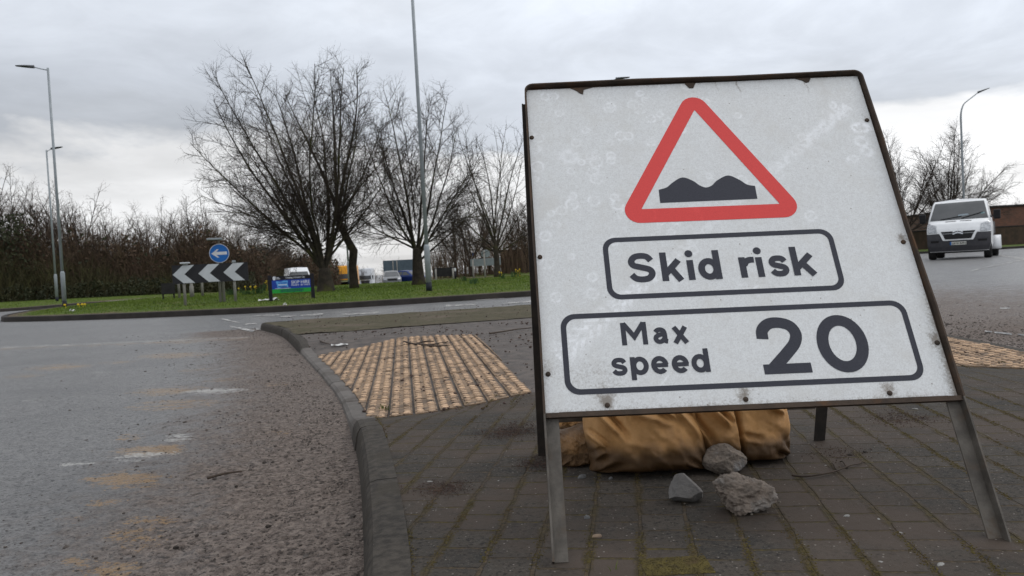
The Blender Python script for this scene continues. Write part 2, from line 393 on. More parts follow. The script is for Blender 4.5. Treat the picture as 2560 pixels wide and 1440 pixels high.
# ------------------------------------------------------------------ road: one sheet to the horizon
def gz(px, py, z):
    d = ray(px, py); t = (z-CAM_H)/d[2]; return np.array([d[0]*t, d[1]*t])
ang = np.concatenate([np.arange(-50, -42, .5), np.arange(-42, 1, .21), np.arange(1, 50, .45), np.arange(50, 310.1, 6)])
r1 = .80*1.0048**np.arange(0, 480); r1 = r1[r1 < 7.5]; r2 = r1[-1]*1.0125**np.arange(1, 400)
rr = np.concatenate([[.02, .3, .55], r1, r2[r2 < 260], [300, 360, 450, 600, 900, 1500, 2600, 4500]])
th = np.radians(ang); RX_, RY_ = rr[:, None]*np.sin(th), rr[:, None]*np.cos(th)
RZ_ = road(RX_, RY_)
def ell(px, py, hw, hh):
    c_ = gz(px, py, -.1); a = gz(px+hw, py-.054*hw, -.1)-c_; bb = gz(px, py-hh, -.1)-c_
    Mi = np.linalg.inv(np.stack([a, bb], 1)); dx, dy = RX_-c_[0], RY_-c_[1]
    return np.clip(1-np.hypot(Mi[0, 0]*dx+Mi[0, 1]*dy, Mi[1, 0]*dx+Mi[1, 1]*dy)**2, 0, 1)
buff = np.zeros_like(RX_); white = np.zeros_like(RX_)
for p in [(311, 1198, 125, 26, 1), (372, 1128, 120, 18, 1), (330, 1092, 60, 9, .6), (422, 978, 120, 12, .75), (430, 1012, 130, 14, .65), (440, 889, 120, 9, .7), (300, 905, 60, 5, .5), (150, 918, 95, 9, .75), (60, 940, 60, 6, .5),
          (200, 1409, 55, 24, .8), (285, 1424, 85, 24, .75), (335, 1340, 100, 34, .55), (266, 1255, 70, 9, .6), (380, 1300, 90, 14, .4), (465, 852, 90, 8, .6), (560, 950, 60, 6, .45), (700, 1080, 40, 8, .35), (180, 1300, 60, 9, .45), (500, 925, 70, 5, .5), (690, 960, 40, 6, .4)]:
    buff = np.maximum(buff, ell(*p[:4])*p[4])
for i in range(9):                           # pale joint in the surfacing
    white = np.maximum(white, ell(25+i*72, 868-i*3.0, 55, 2.6)*.55); buff = np.maximum(buff, ell(25+i*72, 871-i*3, 60, 4)*.5)
for p in [(535, 978, 95, 9, .85), (442, 1094, 42, 13, .8), (360, 1138, 120, 9, .7), (190, 1160, 60, 6, .35), (310, 1150, 60, 7, .45), (670, 1063, 14, 5, .6), (250, 930, 40, 4, .4), (90, 1000, 40, 5, .3)]:
    white = np.maximum(white, ell(*p[:4])*p[4])
dk = np.interp(RY_, [p[1] for p in KERB], [p[0] for p in KERB])-RX_
mud = np.clip(1.12-np.abs(dk)/1.45, 0, 1)*(RY_ < 12.3)*(RY_ > -3)+.45*np.clip(1-pdist(FAR_EDGE, RX_, RY_, False)/2, 0, 1)*(RY_ < 17)
dr = RX_-np.interp(RY_, [p[1] for p in RKERB], [p[0] for p in RKERB]); mud = np.maximum(mud, np.clip(1.05-np.abs(dr)/np.where(dr > 0, 9.0, 1.2), 0, 1)*(RY_ < 16)*.92)
rub = np.clip(np.hypot(RX_, RY_)/14, 0, 1)
mudb = np.clip(mud*1.4+(vnoise(RX_, RY_, 1.6, 31)-.5), 0, 1)
rel = (vnoise(RX_, RY_, 42, 41, 2)-.5)+.9*(vnoise(RX_, RY_, 17, 43, 2)-.5)-.8*np.clip(vnoise(RX_, RY_, 30, 47, 2)-.62, 0, 1)*3
RZ_ = RZ_+(.0045+.0055*mudb)*rel*np.clip(1.25-np.hypot(RX_, RY_)/11, 0, 1)*(np.hypot(RX_, RY_) > .9)*sm((np.where(th > math.pi, 9, 44-np.degrees(np.abs(th))))/5)*(th < 3)
mb = MB(); mb.grid(np.stack([RX_, RY_, RZ_], -1).transpose(1, 0, 2))
T_ = lambda a: a.T.ravel()
mb.attr = dict(buff=T_(buff), white=T_(white), mud=T_(mud), rub=T_(rub))
ro_ = mb.build('road', ASPHALT, smooth=True); tag(ro_, 'wet grey asphalt road with worn buff patches', 'road', kind='structure')
# ------------------------------------------------------------------ markings
def mark(name, quads, lab, dz=.006):
    mb = MB()
    for qd in quads:
        P = []
        for s in np.linspace(0, 1, 7):
            a = np.array(qd[0])*(1-s)+np.array(qd[1])*s; d_ = np.array(qd[3])*(1-s)+np.array(qd[2])*s
            pa, pd = hit(*a), hit(*d_)
            P.append([(p.x, p.y, float(road(p.x, p.y))+dz) for p in (pa, pd)])
        mb.grid(np.array(P))
    tag(mb.build(name, PAINT), lab, 'road marking', kind='structure')
mark('road_marking', [[(556, 796), (596, 806), (602, 809), (552, 799)], [(578, 815), (638, 826), (632, 831), (572, 818)], [(612, 810), (640, 808), (644, 812), (612, 813)], [(640, 822), (655, 821), (655, 824), (640, 825)]], 'worn white give way dashes')
mark('road_marking', [[(640, 789), (700, 786), (700, 789), (640, 792)], [(752, 787), (808, 784), (808, 788), (752, 791)], [(858, 785), (948, 780), (946, 784), (858, 789)], [(700, 791), (740, 789), (740, 792), (700, 794)], [(1115, 763), (1188, 760), (1186, 763), (1115, 767)], [(1262, 757), (1330, 752), (1330, 756), (1262, 761)], [(1190, 749), (1260, 745), (1260, 747), (1190, 751)]], 'worn white dashes along the far carriageway')
mark('road_marking', [[(2462, 828), (2480, 830), (2480, 833), (2462, 831)], [(2486, 830), (2530, 835), (2530, 839), (2486, 834)], [(2545, 836), (2560, 838), (2560, 841), (2545, 839)], [(2500, 770), (2525, 770), (2525, 773), (2500, 773)]], 'broken white paint bits beside the right kerb')
mark('road_marking', [[(2497, 637), (2600, 650), (2600, 656), (2497, 640)], [(2430, 676), (2560, 648), (2560, 650), (2430, 678)]], 'pale curved line leading past the far kerb')
# ------------------------------------------------------------------ splitter island surface
def sheet(name, ylo, yhi, ny, nx, m, lab, dz=0, inset=.125, rough=0, cols=None):
    xs = np.linspace(0, 1, nx); P = np.zeros((ny, nx, 3))
    for i, t in enumerate(np.linspace(0, 1, ny)):
        # sample columns so that the curved lower/upper borders are followed
        y0 = ylo(0)*(1-t)+yhi(0)*t
        for j, s in enumerate(xs):
            y = y0; x = 0
            for _ in range(3):
                xl = np.interp(y, [p[1] for p in KERB], [p[0] for p in KERB])+inset; xr = np.interp(y, [p[1] for p in RKERB], [p[0] for p in RKERB])-inset
                x = xl*(1-s)+xr*s; y = ylo(x)*(1-t)+yhi(x)*t
            P[i, j] = (x, y, 0)
    P[..., 2] = split_z(P[..., 0], P[..., 1])+dz
    if rough: P[..., 2] += rough*(vnoise(P[..., 0], P[..., 1], 3, 5)-.5)
    mb = MB(); mb.grid(P.transpose(1, 0, 2)); o = mb.build(name, m, smooth=True)
    return tag(o, lab, 'pavement', kind='structure')
b1 = lambda x: float(np.interp(x, [-.95, -.77, .1, 2.5, 4], [3.72, 3.78, 4.16, 4.30, 4.20]))
b2 = lambda x: float(np.interp(x, [-2.9, -2.66, .25, 4], [9.0, 9.09, 9.89, 10.6]))
sheet('block_paving', lambda x: -3., b1, 190, 90, PAVERS, 'dark mossy block paving of the traffic island', .004)
sheet('path', b1, b2, 90, 60, PATHM, 'muddy tarmac path crossing the island', .002, rough=.012)
sheet('verge', b2, lambda x: float(np.interp(x, [-4.1, -3.9, .34, 2.6, 4], [11.9, 12.2, 13.2, 12.95, 12.4])), 50, 60, VERGEM, 'mossy muddy strip at the end of the island', .012, .09, rough=.03)
# kerbs: profile swept along the line, with a joint every 0.9 m
def kerb(name, line, inward, m, lab, top, bot, wd=.125, face=.03, joint=.91, n=4, capped=True):
    L = smooth_poly(line, n); L = np.array(L); sg = np.concatenate([[0], np.cumsum(np.hypot(*np.diff(L, axis=0).T))])
    s = np.arange(0, sg[-1], .075); js = np.arange(joint, sg[-1], joint)
    s = np.sort(np.concatenate([s, [sg[-1]], js-.004, js-.0015, js+.0015, js+.004, js-.0035, js+.0035]))
    x, y = np.interp(s, sg, L[:, 0]), np.interp(s, sg, L[:, 1])
    tx, ty = np.gradient(x), np.gradient(y); l = np.hypot(tx, ty)+1e-9; nx, ny = -ty/l*inward, tx/l*inward
    gap = np.array([np.min(np.abs(js-q)) < .0036 if len(js) else False for q in s])
    P = []
    zt, zb = top(x, y), bot(x, y)
    rise = np.clip(zt-zb, .012, None)
    prof = [(0, 0), (face*.55, .62), (face*.8, .82), (face*1.2, .94), (face*2.0, 1.0), (wd*.7, 1.0), (wd, 1.0), (wd+.004, .6)]
    for a, h in prof:
        hh = zb-.03*(h == 0)+rise*h-gap*.012*(h > .5)+.0035*np.sin(np.floor(s/joint)*12.9)*(h > .3)+.0012*(vnoise(x, y, 3, int(a*900))-.5)
        aa = a+gap*.008*(a < face*1.5)+.004*np.sin(np.floor(s/joint)*7.7)
        P.append(np.stack([x+nx*aa, y+ny*aa, hh+.006*(h > .9)], -1))
    mb = MB(); P = np.array(P); mb.grid(P if inward < 0 else P[::-1])
    return tag(mb.build(name, m, smooth=False), lab, 'kerb', kind='structure')
KD = mat('dropped_kerb_concrete', (.135, .122, .112), (.095, .086, .078), 7, .75, 0, .005, 120, c3=(.075, .064, .056), s3=3)
kt, kb_ = (lambda x, y: split_z(x+.06, y)), (lambda x, y: road(x, y))
KS = KERB_S; ny_ = lambda a_, b_: [p for p in KS if a_ <= p[1] <= b_]
kerb('kerb', ny_(-9, 3.72), -1, KERBM, 'dark worn kerb beside the block paving, nearest', kt, kb_, n=1)
kerb('kerb', [ny_(-9, 3.72)[-1]]+ny_(3.72, 7.9), -1, KD, 'paler dropped kerb beside the blister paving', kt, kb_, n=1)
kerb('kerb', [ny_(3.72, 7.9)[-1]]+ny_(7.9, 20)+[(-4.12, 12.1), (-3.9, 12.25), (-2, 12.7), (.34, 13.25), (2.3, 13.1)], -1, KERBM, 'raised kerb at the far nose of the island', kt, kb_, n=3)
kerb('kerb', RKERB, 1, KERBM, 'worn concrete kerb along the right of the island', lambda x, y: split_z(x-.06, y), lambda x, y: road(x, y))
# tactile blister paving: every slab and blister is geometry
def clip(poly, a, b_):
    """keep the part of poly left of the line a->b"""
    out = []; sd = lambda p: (b_[0]-a[0])*(p[1]-a[1])-(b_[1]-a[1])*(p[0]-a[0])
    for i in range(len(poly)):
        p, q = poly[i], poly[(i+1) % len(poly)]; s1, s2 = sd(p), sd(q)
        if s1 >= 0: out.append(p)
        if s1*s2 < 0: t = s1/(s1-s2); out.append((p[0]+(q[0]-p[0])*t, p[1]+(q[1]-p[1])*t))
    return out
def tactile(name, hull, poly, adir, lab, bw=.134, bl=.2):
    """hull: convex outline, counter-clockwise; poly: full outline for the blisters"""
    mb = MB(); rng = random.Random(5); d = np.array([math.sin(adir), math.cos(adir)]); nrm = np.array([d[1], -d[0]]); top = []
    P0 = np.array(hull); o = P0.mean(0); U = (P0-o)@nrm; V = (P0-o)@d; hz = lambda x, y: float(split_z(x, y))
    ring = np.array([(math.cos(t), math.sin(t)) for t in np.arange(8)*math.pi/4])
    for iu in range(int(U.min()//bw), int(U.max()//bw)+1):
        off = rng.random()*bl
        for iv in range(int(V.min()//bl)-1, int(V.max()//bl)+1):
            u0, u1 = iu*bw+.007, (iu+1)*bw-.007; v0, v1 = iv*bl+off+.0035, (iv+1)*bl+off-.0035; lift = rng.uniform(-.003, .003); tl = rng.uniform(-.004, .004)
            q = [tuple(o+nrm*uu+d*vv) for uu, vv in ((u0, v0), (u1, v0), (u1, v1), (u0, v1))]
            for e_ in range(len(hull)):
                if len(q) >= 3: q = clip(q, hull[e_], hull[(e_+1) % len(hull)])
            kx = lambda y: float(np.interp(y, [p[1] for p in KERB], [p[0] for p in KERB]))+.125
            if len(q) < 3 or abs(sum(q[i][0]*q[(i+1) % len(q)][1]-q[(i+1) % len(q)][0]*q[i][1] for i in range(len(q)))) < .0012: continue
            q = [(max(x, kx(y)), y) for x, y in q]; n_ = len(q); hh = lambda x, y: hz(x, y)+.011+lift+tl*((x-q[0][0])*nrm[0]+(y-q[0][1])*nrm[1])/bw
            up = [(x, y, hh(x, y)) for x, y in q]; mb.add(up+[(x, y, z-.02) for x, y, z in up], [tuple(range(n_))]+[(i, n_+i, n_+(i+1) % n_, (i+1) % n_) for i in range(n_)]); top += [0]*(2*n_)
            for a_ in (.24, .76):
                for b_ in (1/6, .5, 5/6):
                    p = o+nrm*(u0+(u1-u0)*a_)+d*(v0+(v1-v0)*b_)
                    if not inside(q, p[0], p[1]) or rng.random() < .03: continue
                    z = hh(p[0], p[1]); hgt = rng.uniform(.006, .009); vv = [(p[0]+r_*c_[0], p[1]+r_*c_[1], z+h_) for r_, h_ in ((.0225, -.0004), (.0185, hgt*.85), (.0125, hgt)) for c_ in ring]
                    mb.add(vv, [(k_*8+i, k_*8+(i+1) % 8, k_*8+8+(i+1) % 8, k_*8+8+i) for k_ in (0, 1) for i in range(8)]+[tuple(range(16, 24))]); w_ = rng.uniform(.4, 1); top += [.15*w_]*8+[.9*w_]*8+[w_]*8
    mb.attr = dict(top=top)
    return tag(mb.build(name, BUFF), lab, 'paving', kind='structure')
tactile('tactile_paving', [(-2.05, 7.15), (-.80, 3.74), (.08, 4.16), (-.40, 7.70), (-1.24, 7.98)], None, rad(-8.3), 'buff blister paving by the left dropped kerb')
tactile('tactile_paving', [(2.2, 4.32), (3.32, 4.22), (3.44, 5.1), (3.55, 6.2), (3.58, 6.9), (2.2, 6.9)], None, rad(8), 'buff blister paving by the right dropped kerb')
# ------------------------------------------------------------------ grass islands
def grass_sheet(name, poly, zf, lab, step, front=None):
    P = np.array(poly); x0, y0 = P.min(0); x1, y1 = P.max(0)
    bm = bmesh.new(); vs = [bm.verts.new((x, y, 0)) for x, y in poly]; bm.faces.new(vs)
    for ax, lo, hi in ((0, x0, x1), (1, y0, y1)):
        for q in np.arange(lo+step/2, hi, step):
            n_ = (1, 0, 0) if ax == 0 else (0, 1, 0); c_ = (q, 0, 0) if ax == 0 else (0, q, 0)
            bmesh.ops.bisect_plane(bm, geom=bm.verts[:]+bm.edges[:]+bm.faces[:], plane_co=c_, plane_no=n_)
    bmesh.ops.triangulate(bm, faces=bm.faces[:])
    me = bpy.data.meshes.new(name); bm.to_mesh(me); bm.free()
    xs = np.array([v.co[:2] for v in me.vertices]); d = pdist(poly, xs[:, 0], xs[:, 1])
    c0 = P.mean(0); z = zf(xs[:, 0]+(c0[0]-xs[:, 0])*1e-4, xs[:, 1]+(c0[1]-xs[:, 1])*1e-4); z = np.where(z < -1, .03, z)
    co = np.column_stack([xs, z]); me.vertices.foreach_set('co', co.ravel())
    a = me.attributes.new('edge', 'FLOAT', 'POINT'); a.data.foreach_set('value', np.clip(1.15-d/1.0, 0, 1).astype(np.float32))
    me.materials.append(GRASS); me.update(); o = bpy.data.objects.new(name, me); C.objects.link(o)
    return tag(o, lab, 'ground', kind='structure')
grass_sheet('grass_island', ISL, isl_z, 'green grass mound in the middle of the junction', .8)
grass_sheet('grass_verge', VERGE, verge_z, 'grass verge in front of the left thicket', 3)
grass_sheet('grass_verge', NVERGE, nverge_z, 'grass verge under the right hand trees', 4)
def ring_kerb(poly, name, lab, closed=True):
    P = np.array(poly+[poly[0]] if closed else poly); d = np.gradient(P, axis=0); l = np.hypot(*d.T)[:, None]; n_ = np.column_stack([d[:, 1], -d[:, 0]])/l
    if np.mean(np.sum(n_*(P-P.mean(0)), 1)) < 0: n_ = -n_
    r = road(P[:, 0], P[:, 1]); prof = [(.02, -.1), (.0, .13), (-.02, .145), (-.14, .145), (-.15, .0)]
    mb = MB(); mb.grid(np.array([np.column_stack([P-n_*(-a), r+h]) for a, h in prof])); return tag(mb.build(name, FARKERB), lab, 'kerb', kind='structure')
ring_kerb(ISL, 'kerb', 'dark kerb around the grass mound')
ring_kerb(VERGE[1:8], 'kerb', 'dark kerb of the far left verge', False); ring_kerb(NVERGE[-3:]+NVERGE[:1], 'kerb', 'dark kerb of the far right verge', False)
# ------------------------------------------------------------------ the A-frame road sign
STEEL = mat('weathered_galvanised', (.135, .122, .106), (.078, .070, .061), 14, .6, .2, .002, 200, c3=(.10, .075, .055), s3=9)
RUST = mat('rusty_steel', (.052, .040, .032), (.078, .056, .042), 16, .8, .1, .003, 180, c3=(.10, .055, .03), s3=12)
DARKST = mat('dark_steel', (.035, .032, .03), (.06, .05, .042), 12, .7, .2, .002, 160)
mt, k, b = newmat('sign_face_white'); co = k.obj()
dirt, pale = k.attr('dirt'), k.attr('pale')
sp = k.noise(co, 230, 4, .75); cl = k.noise(co, 9, 6, .6)
c = k.mix(k.step(k.m('ADD', k.m('MULTIPLY', sp, .6), k.m('MULTIPLY', k.noise(co, 110, 4, .75), .4)), .38, .64), (.70, .718, .722), (.565, .570, .567))
c = k.mix(k.m('MULTIPLY', k.step(cl, .45, .75), .5), c, (.56, .55, .52))
pn = k.m('MULTIPLY', pale, k.step(k.noise(co, 60, 4, .7), .34, .6))
c = k.mix(k.m('MULTIPLY', pn, .80), c, (.93, .95, .98))
sv = k.vor(co, 75, out=1); ss = k.n('ShaderNodeSeparateColor'); k.put(ss.inputs[0], sv)
spk = k.m('MULTIPLY', k.step(ss.outputs[0], .965, .98), k.step(k.vor(co, 75), .20, .10))
c = k.mix(k.m('MULTIPLY', spk, .75), c, (.20, .17, .14))
dm = k.step(k.m('ADD', dirt, k.m('MULTIPLY', k.m('SUBTRACT', k.noise(co, 160, 5, .75), .5), 1.15)), .36, .92)
c = k.mix(k.m('MULTIPLY', dm, .82), c, k.mix(k.noise(co, 40, 3), (.12, .095, .072), (.23, .19, .15)))
k.put(b.inputs['Base Color'], c); k.put(b.inputs['Roughness'], k.m('ADD', .36, k.m('MULTIPLY', dm, .4))); b.inputs['Specular IOR Level'].default_value = .35
SIGNW = mt
def facemat(name, c1, c2):
    mt, k, b = newmat(name); co = k.obj()
    c = k.mix(k.step(k.noise(co, 260, 3, .7), .3, .75), c1, c2)
    c = k.mix(k.m('MULTIPLY', k.step(k.noise(co, 8, 6, .7), .58, .72), .35), c, tuple(min(1, x*1.35+.03) for x in c1))
    k.put(b.inputs['Base Color'], c); b.inputs['Roughness'].default_value = .5; b.inputs['Specular IOR Level'].default_value = .12; return mt
SRED = facemat('sign_red_film', (.68, .080, .075), (.60, .070, .068))
SBLK = facemat('sign_black_film', (.052, .054, .068), (.040, .042, .052))

LEAN, TILT = rad(27.48), rad(.636); W = 1.05; Lg = 1.402; Bq = .351
root = thing('road_sign', 'white A-frame road sign reading Skid risk, Max speed 20, on the paving', 'road sign', (.0582, 1.6894, 0))
# local frame: u across, s up the face, f toward the viewer
Rm = Matrix.Rotation(TILT, 4, 'Y')@Matrix.Rotation(-LEAN, 4, 'X')
def face_part(mb, name, m, parent, smooth=False, lift=.5*W*math.sin(TILT)):
    o = mb.build(name, m, parent, smooth); return o
front = bpy.data.objects.new('front_frame', None)
FM = Matrix.Translation((0, 0, .5*W*math.sin(TILT)))@Rm
def place(o, M): o.matrix_local = M
# U-shaped angle-iron frame: lip toward the viewer along the outside, web behind the plate
def upath(r=.026, n=8):
    p = [(0, 0), (0, .3), (.001, .6), (-.002, .9), (0, Lg-r)]
    p += [(r-r*math.cos(t), Lg-r+r*math.sin(t)) for t in np.linspace(0, math.pi/2, n)[1:]]
    p += [(W*.33, Lg+.002), (W*.62, Lg-.003)]
    p += [(W-r+r*math.sin(t), Lg-r+r*math.cos(t)) for t in np.linspace(0, math.pi/2, n)]
    p += [(W+.003, Lg-.25), (W-.004, .85), (W+.003, .6), (W, .3), (W, 0)]
    return np.array(p)
def sweep_u(path, secs):
    """secs: list of (inward offset, forward offset) closed section"""
    d = np.gradient(path, axis=0); d /= np.linalg.norm(d, axis=1)[:, None]; nin = np.column_stack([d[:, 1], -d[:, 0]])
    k_ = len(secs); P = []
    for a, f_ in secs: q = path+nin*a; P.append(np.column_stack([q[:, 0], np.full(len(q), -f_), q[:, 1]]))
    mb = MB(); P = np.array(P+[P[0]]); mb.grid(P)
    mb.add([P[i, 0] for i in range(k_)], [tuple(range(k_))]); mb.add([P[i, -1] for i in range(k_)], [tuple(range(k_))[::-1]])
    return mb
WEB = .038
sec = [(0, .021), (.0045, .021), (.006, -.0005), (WEB, -.0005), (WEB, -.005), (0, -.005)]
pth = upath()
lo_i = [i for i, p in enumerate(pth)]
# lower legs are cleaner galvanised steel, upper frame is rust brown: two kinds of part
def cutpath(p, lo, hi, side):
    s_ = np.linspace(lo, hi, 6); return np.array([(0 if side < 0 else W, t) for t in (s_ if side < 0 else s_[::-1])])
upper = np.array([p for p in pth if p[1] >= Bq-.02]); upper = np.vstack([[0, Bq-.004], upper[1:-1] if upper[0][1] < Bq else upper, [W, Bq-.004]])
fr = sweep_u(upper, sec).build('frame', RUST, root); place(fr, FM)
for sd_ in (-1, 1):
    lg = sweep_u(cutpath(None, 0, Bq-.004, sd_), sec).build('leg', STEEL, root); place(lg, FM)
    if sd_ < 0: lg['label'] = 'grey steel front leg'
mb = MB(); mb.box(WEB+.001, W-WEB-.001, -.016, -.0125, Bq-.0095, Bq+.0); mb.box(.006, W-.006, -.012, .004, Bq-.0100, Bq-.0075); mb.box(.006, W-.006, -.0162, -.002, Bq-.0128, Bq-.0008)
cb_ = mb.build('crossbar', RUST, root); place(cb_, FM)
# plate (grid carrying grime attributes)
N = 350; PW = W-.015; PH = Lg-Bq-.012
uu, vv = np.meshgrid(np.linspace(0, 1, N), np.linspace(0, 1, N), indexing='ij'); U_, S_ = .006+uu*PW, vv*PH
mb = MB(); wave = .0012*np.sin(U_*5+1)*np.sin(S_*4)
mb.grid(np.stack([U_, -.004+wave*0, S_+Bq], -1))
RIV = [(.014, .856), (.016, .447), (.018, .105), (.162, .016), (.511, .016), (.874, .016), (1.031, .145), (1.024, .445), (1.028, .867)]
dirt = np.zeros_like(U_); dist = lambda a, b_: np.hypot(U_-a, S_-b_)
for (a, b_), st_ in zip(RIV, (.25, .35, .45, 1.0, .9, .85, .95, .8, .6)):
    dirt = np.maximum(dirt, st_*.85*np.exp(-(((U_-a)**2+((S_-b_-.012)*.75)**2)/(.022**2))**.7)*(.6+.8*vnoise(U_, S_, 60, 5)))
dirt = np.maximum(dirt, .55*np.exp(-(W-.012-U_)/.022)*np.clip(.75-S_, 0, 1)*1.7)
dirt = np.maximum(dirt, .40*np.exp(-S_/.02)); dirt = np.maximum(dirt, .33*np.exp(-U_/.02)); dirt = np.maximum(dirt, .42*np.exp(-(PH-S_)/.014))
dirt += .27*np.clip(.30-S_, 0, 1)/.30*vnoise(U_, S_, 14, 3); dirt += .16*vnoise(U_, S_, 7, 13)
dirt += .30*np.exp(-((U_-.13)/.12)**2-((S_-.10)/.07)**2)
for a, b_, l, s_ in [(.60, 1.02, .06, .6), (.64, 1.02, .05, .5), (.665, 1.02, .075, .75), (.875, 1.02, .11, .7), (.18, 1.01, .05, .6), (.52, 1.015, .04, .5)]:
    dirt = np.maximum(dirt, s_*np.exp(-((U_-a-.004*np.sin(S_*90))/.006)**2)*np.clip((S_-(b_-l))/l, 0, 1))
pale = np.zeros_like(U_); rng = np.random.RandomState(4)
for _ in range(75):
    a, b_ = rng.rand()*.45*(1 if rng.rand() < .75 else 2.2), .3+rng.rand()*.75; r_ = .008+.010*rng.rand()
    d_ = dist(a, b_); pale = np.maximum(pale, (.38+.3*rng.rand())*(np.exp(-((d_-r_)/.0035)**2)+.5*np.exp(-(d_/(r_*.4))**2)))
for a, b_, rx, ry, s_ in [(1.005, .84, .03, .018, 1), (.995, .79, .02, .02, .7), (.94, .93, .012, .015, .7), (.955, .73, .02, .012, .6), (1.0, .755, .018, .02, .6), (.12, .78, .03, .025, .5)]:
    e_ = np.hypot((U_-a)/rx, (S_-b_)/ry); pale = np.maximum(pale, s_*np.exp(-((e_-.75)/.4)**2))
# tyre print running from the lower left to the upper right
ax, ay, bx, by = .045, .15, .985, .925; Lt = math.hypot(bx-ax, by-ay); tx, ty = (bx-ax)/Lt, (by-ay)/Lt
al = (U_-ax)*tx+(S_-ay)*ty; ac = -(U_-ax)*ty+(S_-ay)*tx
wdt = .012+.024*np.clip(1-al/.5, 0, 1)+.008*np.clip((al-.7)/.4, 0, 1)
band = np.exp(-(ac/wdt)**4)*((al > 0) & (al < Lt))
tread = .45+.55*(np.sin(al*210+np.sign(ac)*ac*260) > -.1)*(np.abs(ac) > .003)
amt = np.interp(al, [0, .05, .35, .5, .7, .9, 1.15, 1.22], [1, 1, .9, .4, .3, .55, .85, .9])*(.6+.5*vnoise(U_, S_, 30, 8))
pale = np.maximum(pale, band*amt*np.where(al < .45, tread, .7+.3*tread))
pale = np.maximum(pale, .8*np.exp(-(np.abs((U_-.30)-(S_-.055)*.9+.004)/.0022)**2)*((S_ > .058) & (S_ < .088)))
mb.attr = dict(dirt=np.clip(dirt, 0, 1).ravel(), pale=np.clip(pale, 0, 1).ravel())
mb.box(.006, .006+PW, -.0034, -.0008, Bq, Bq+PH)
mb.attr = {k_: np.concatenate([v_, np.zeros(8)]) for k_, v_ in mb.attr.items()}
plate = mb.build('sign_plate', SIGNW, root); place(plate, FM)
FY = -.0046
def strip_part(name, quads, m):
    """quads: list of (outer pts, inner pts) strips on the face; each strip a hair proud of the last"""
    mb = MB()
    for i, (A, B) in enumerate(quads):
        y = FY-.00012*i; mb.grid(np.array([[(p[0], y, p[1]+Bq) for p in A], [(p[0], y, p[1]+Bq) for p in B]]))
    o = mb.build(name, m, plate); return o
def rrect(cx_, cy_, hw, hh, r, n=8):
    o = []
    for qx, qy, t0 in ((1, 1, 0), (-1, 1, 90), (-1, -1, 180), (1, -1, 270)):
        for t in np.linspace(t0, t0+90, n): o.append((cx_+qx*(hw-r)+r*math.cos(rad(t)), cy_+qy*(hh-r)+r*math.sin(rad(t))))
    return o+[o[0]]
def rtri(P, r, n=9):
    P = [np.array(p, float) for p in P]; o = []
    for i in range(3):
        a, b_, c_ = P[i-1], P[i], P[(i+1) % 3]; d1 = (a-b_)/np.linalg.norm(a-b_); d2 = (c_-b_)/np.linalg.norm(c_-b_)
        h_ = math.acos(np.clip(d1@d2, -1, 1))/2; bis = (d1+d2)/np.linalg.norm(d1+d2); cen = b_+bis*r/math.sin(h_)
        t1 = b_+d1*r/math.tan(h_)-cen; t2 = b_+d2*r/math.tan(h_)-cen
        a1, a2 = math.atan2(t1[1], t1[0]), math.atan2(t2[1], t2[0])
        while a2 < a1-1e-9: a2 += 2*math.pi
        if a2-a1 > math.pi: a2 -= 2*math.pi
        for t in np.linspace(a1, a2, n): o.append(tuple(cen+r*np.array([math.cos(t), math.sin(t)])))
    return o+[o[0]]
inner = [(.314, .588), (.709, .586), (.516, .934)]
ci = np.mean(inner, 0)
def offset_tri(P, d):
    out = []
    for i in range(3):
        a, b_, c_ = [np.array(P[j % 3]) for j in (i-1, i, i+1)]; d1 = (a-b_)/np.linalg.norm(a-b_); d2 = (c_-b_)/np.linalg.norm(c_-b_)
        h_ = math.acos(np.clip(d1@d2, -1, 1))/2; out.append(b_-(d1+d2)/np.linalg.norm(d1+d2)*d/math.sin(h_))
    return out
strip_part('warning_triangle', [(rtri(offset_tri(inner, .0455), .042), rtri(inner, .0015))], SRED)
tp = smooth_poly([(.371, .651), (.395, .658), (.415, .674), (.445, .690), (.475, .676), (.490, .661), (.508, .652), (.526, .658), (.545, .675), (.578, .690), (.608, .674), (.628, .656), (.650, .650)], 5)
strip_part('hump_symbol', [(tp, [(np.interp(i, [0, len(tp)-1], [.370, .649]), .606) for i in range(len(tp))])], SBLK)
def border(cx_, cy_, hw, hh, r, t, name='panel_border'): strip_part(name, [(rrect(cx_, cy_, hw, hh, r), rrect(cx_, cy_, hw-t, hh-t, r-t*.8))], SBLK)
border(.5135, .4027, .3215, .0955, .036, .0145); border(.518, .1585, .459, .112, .038, .0145)
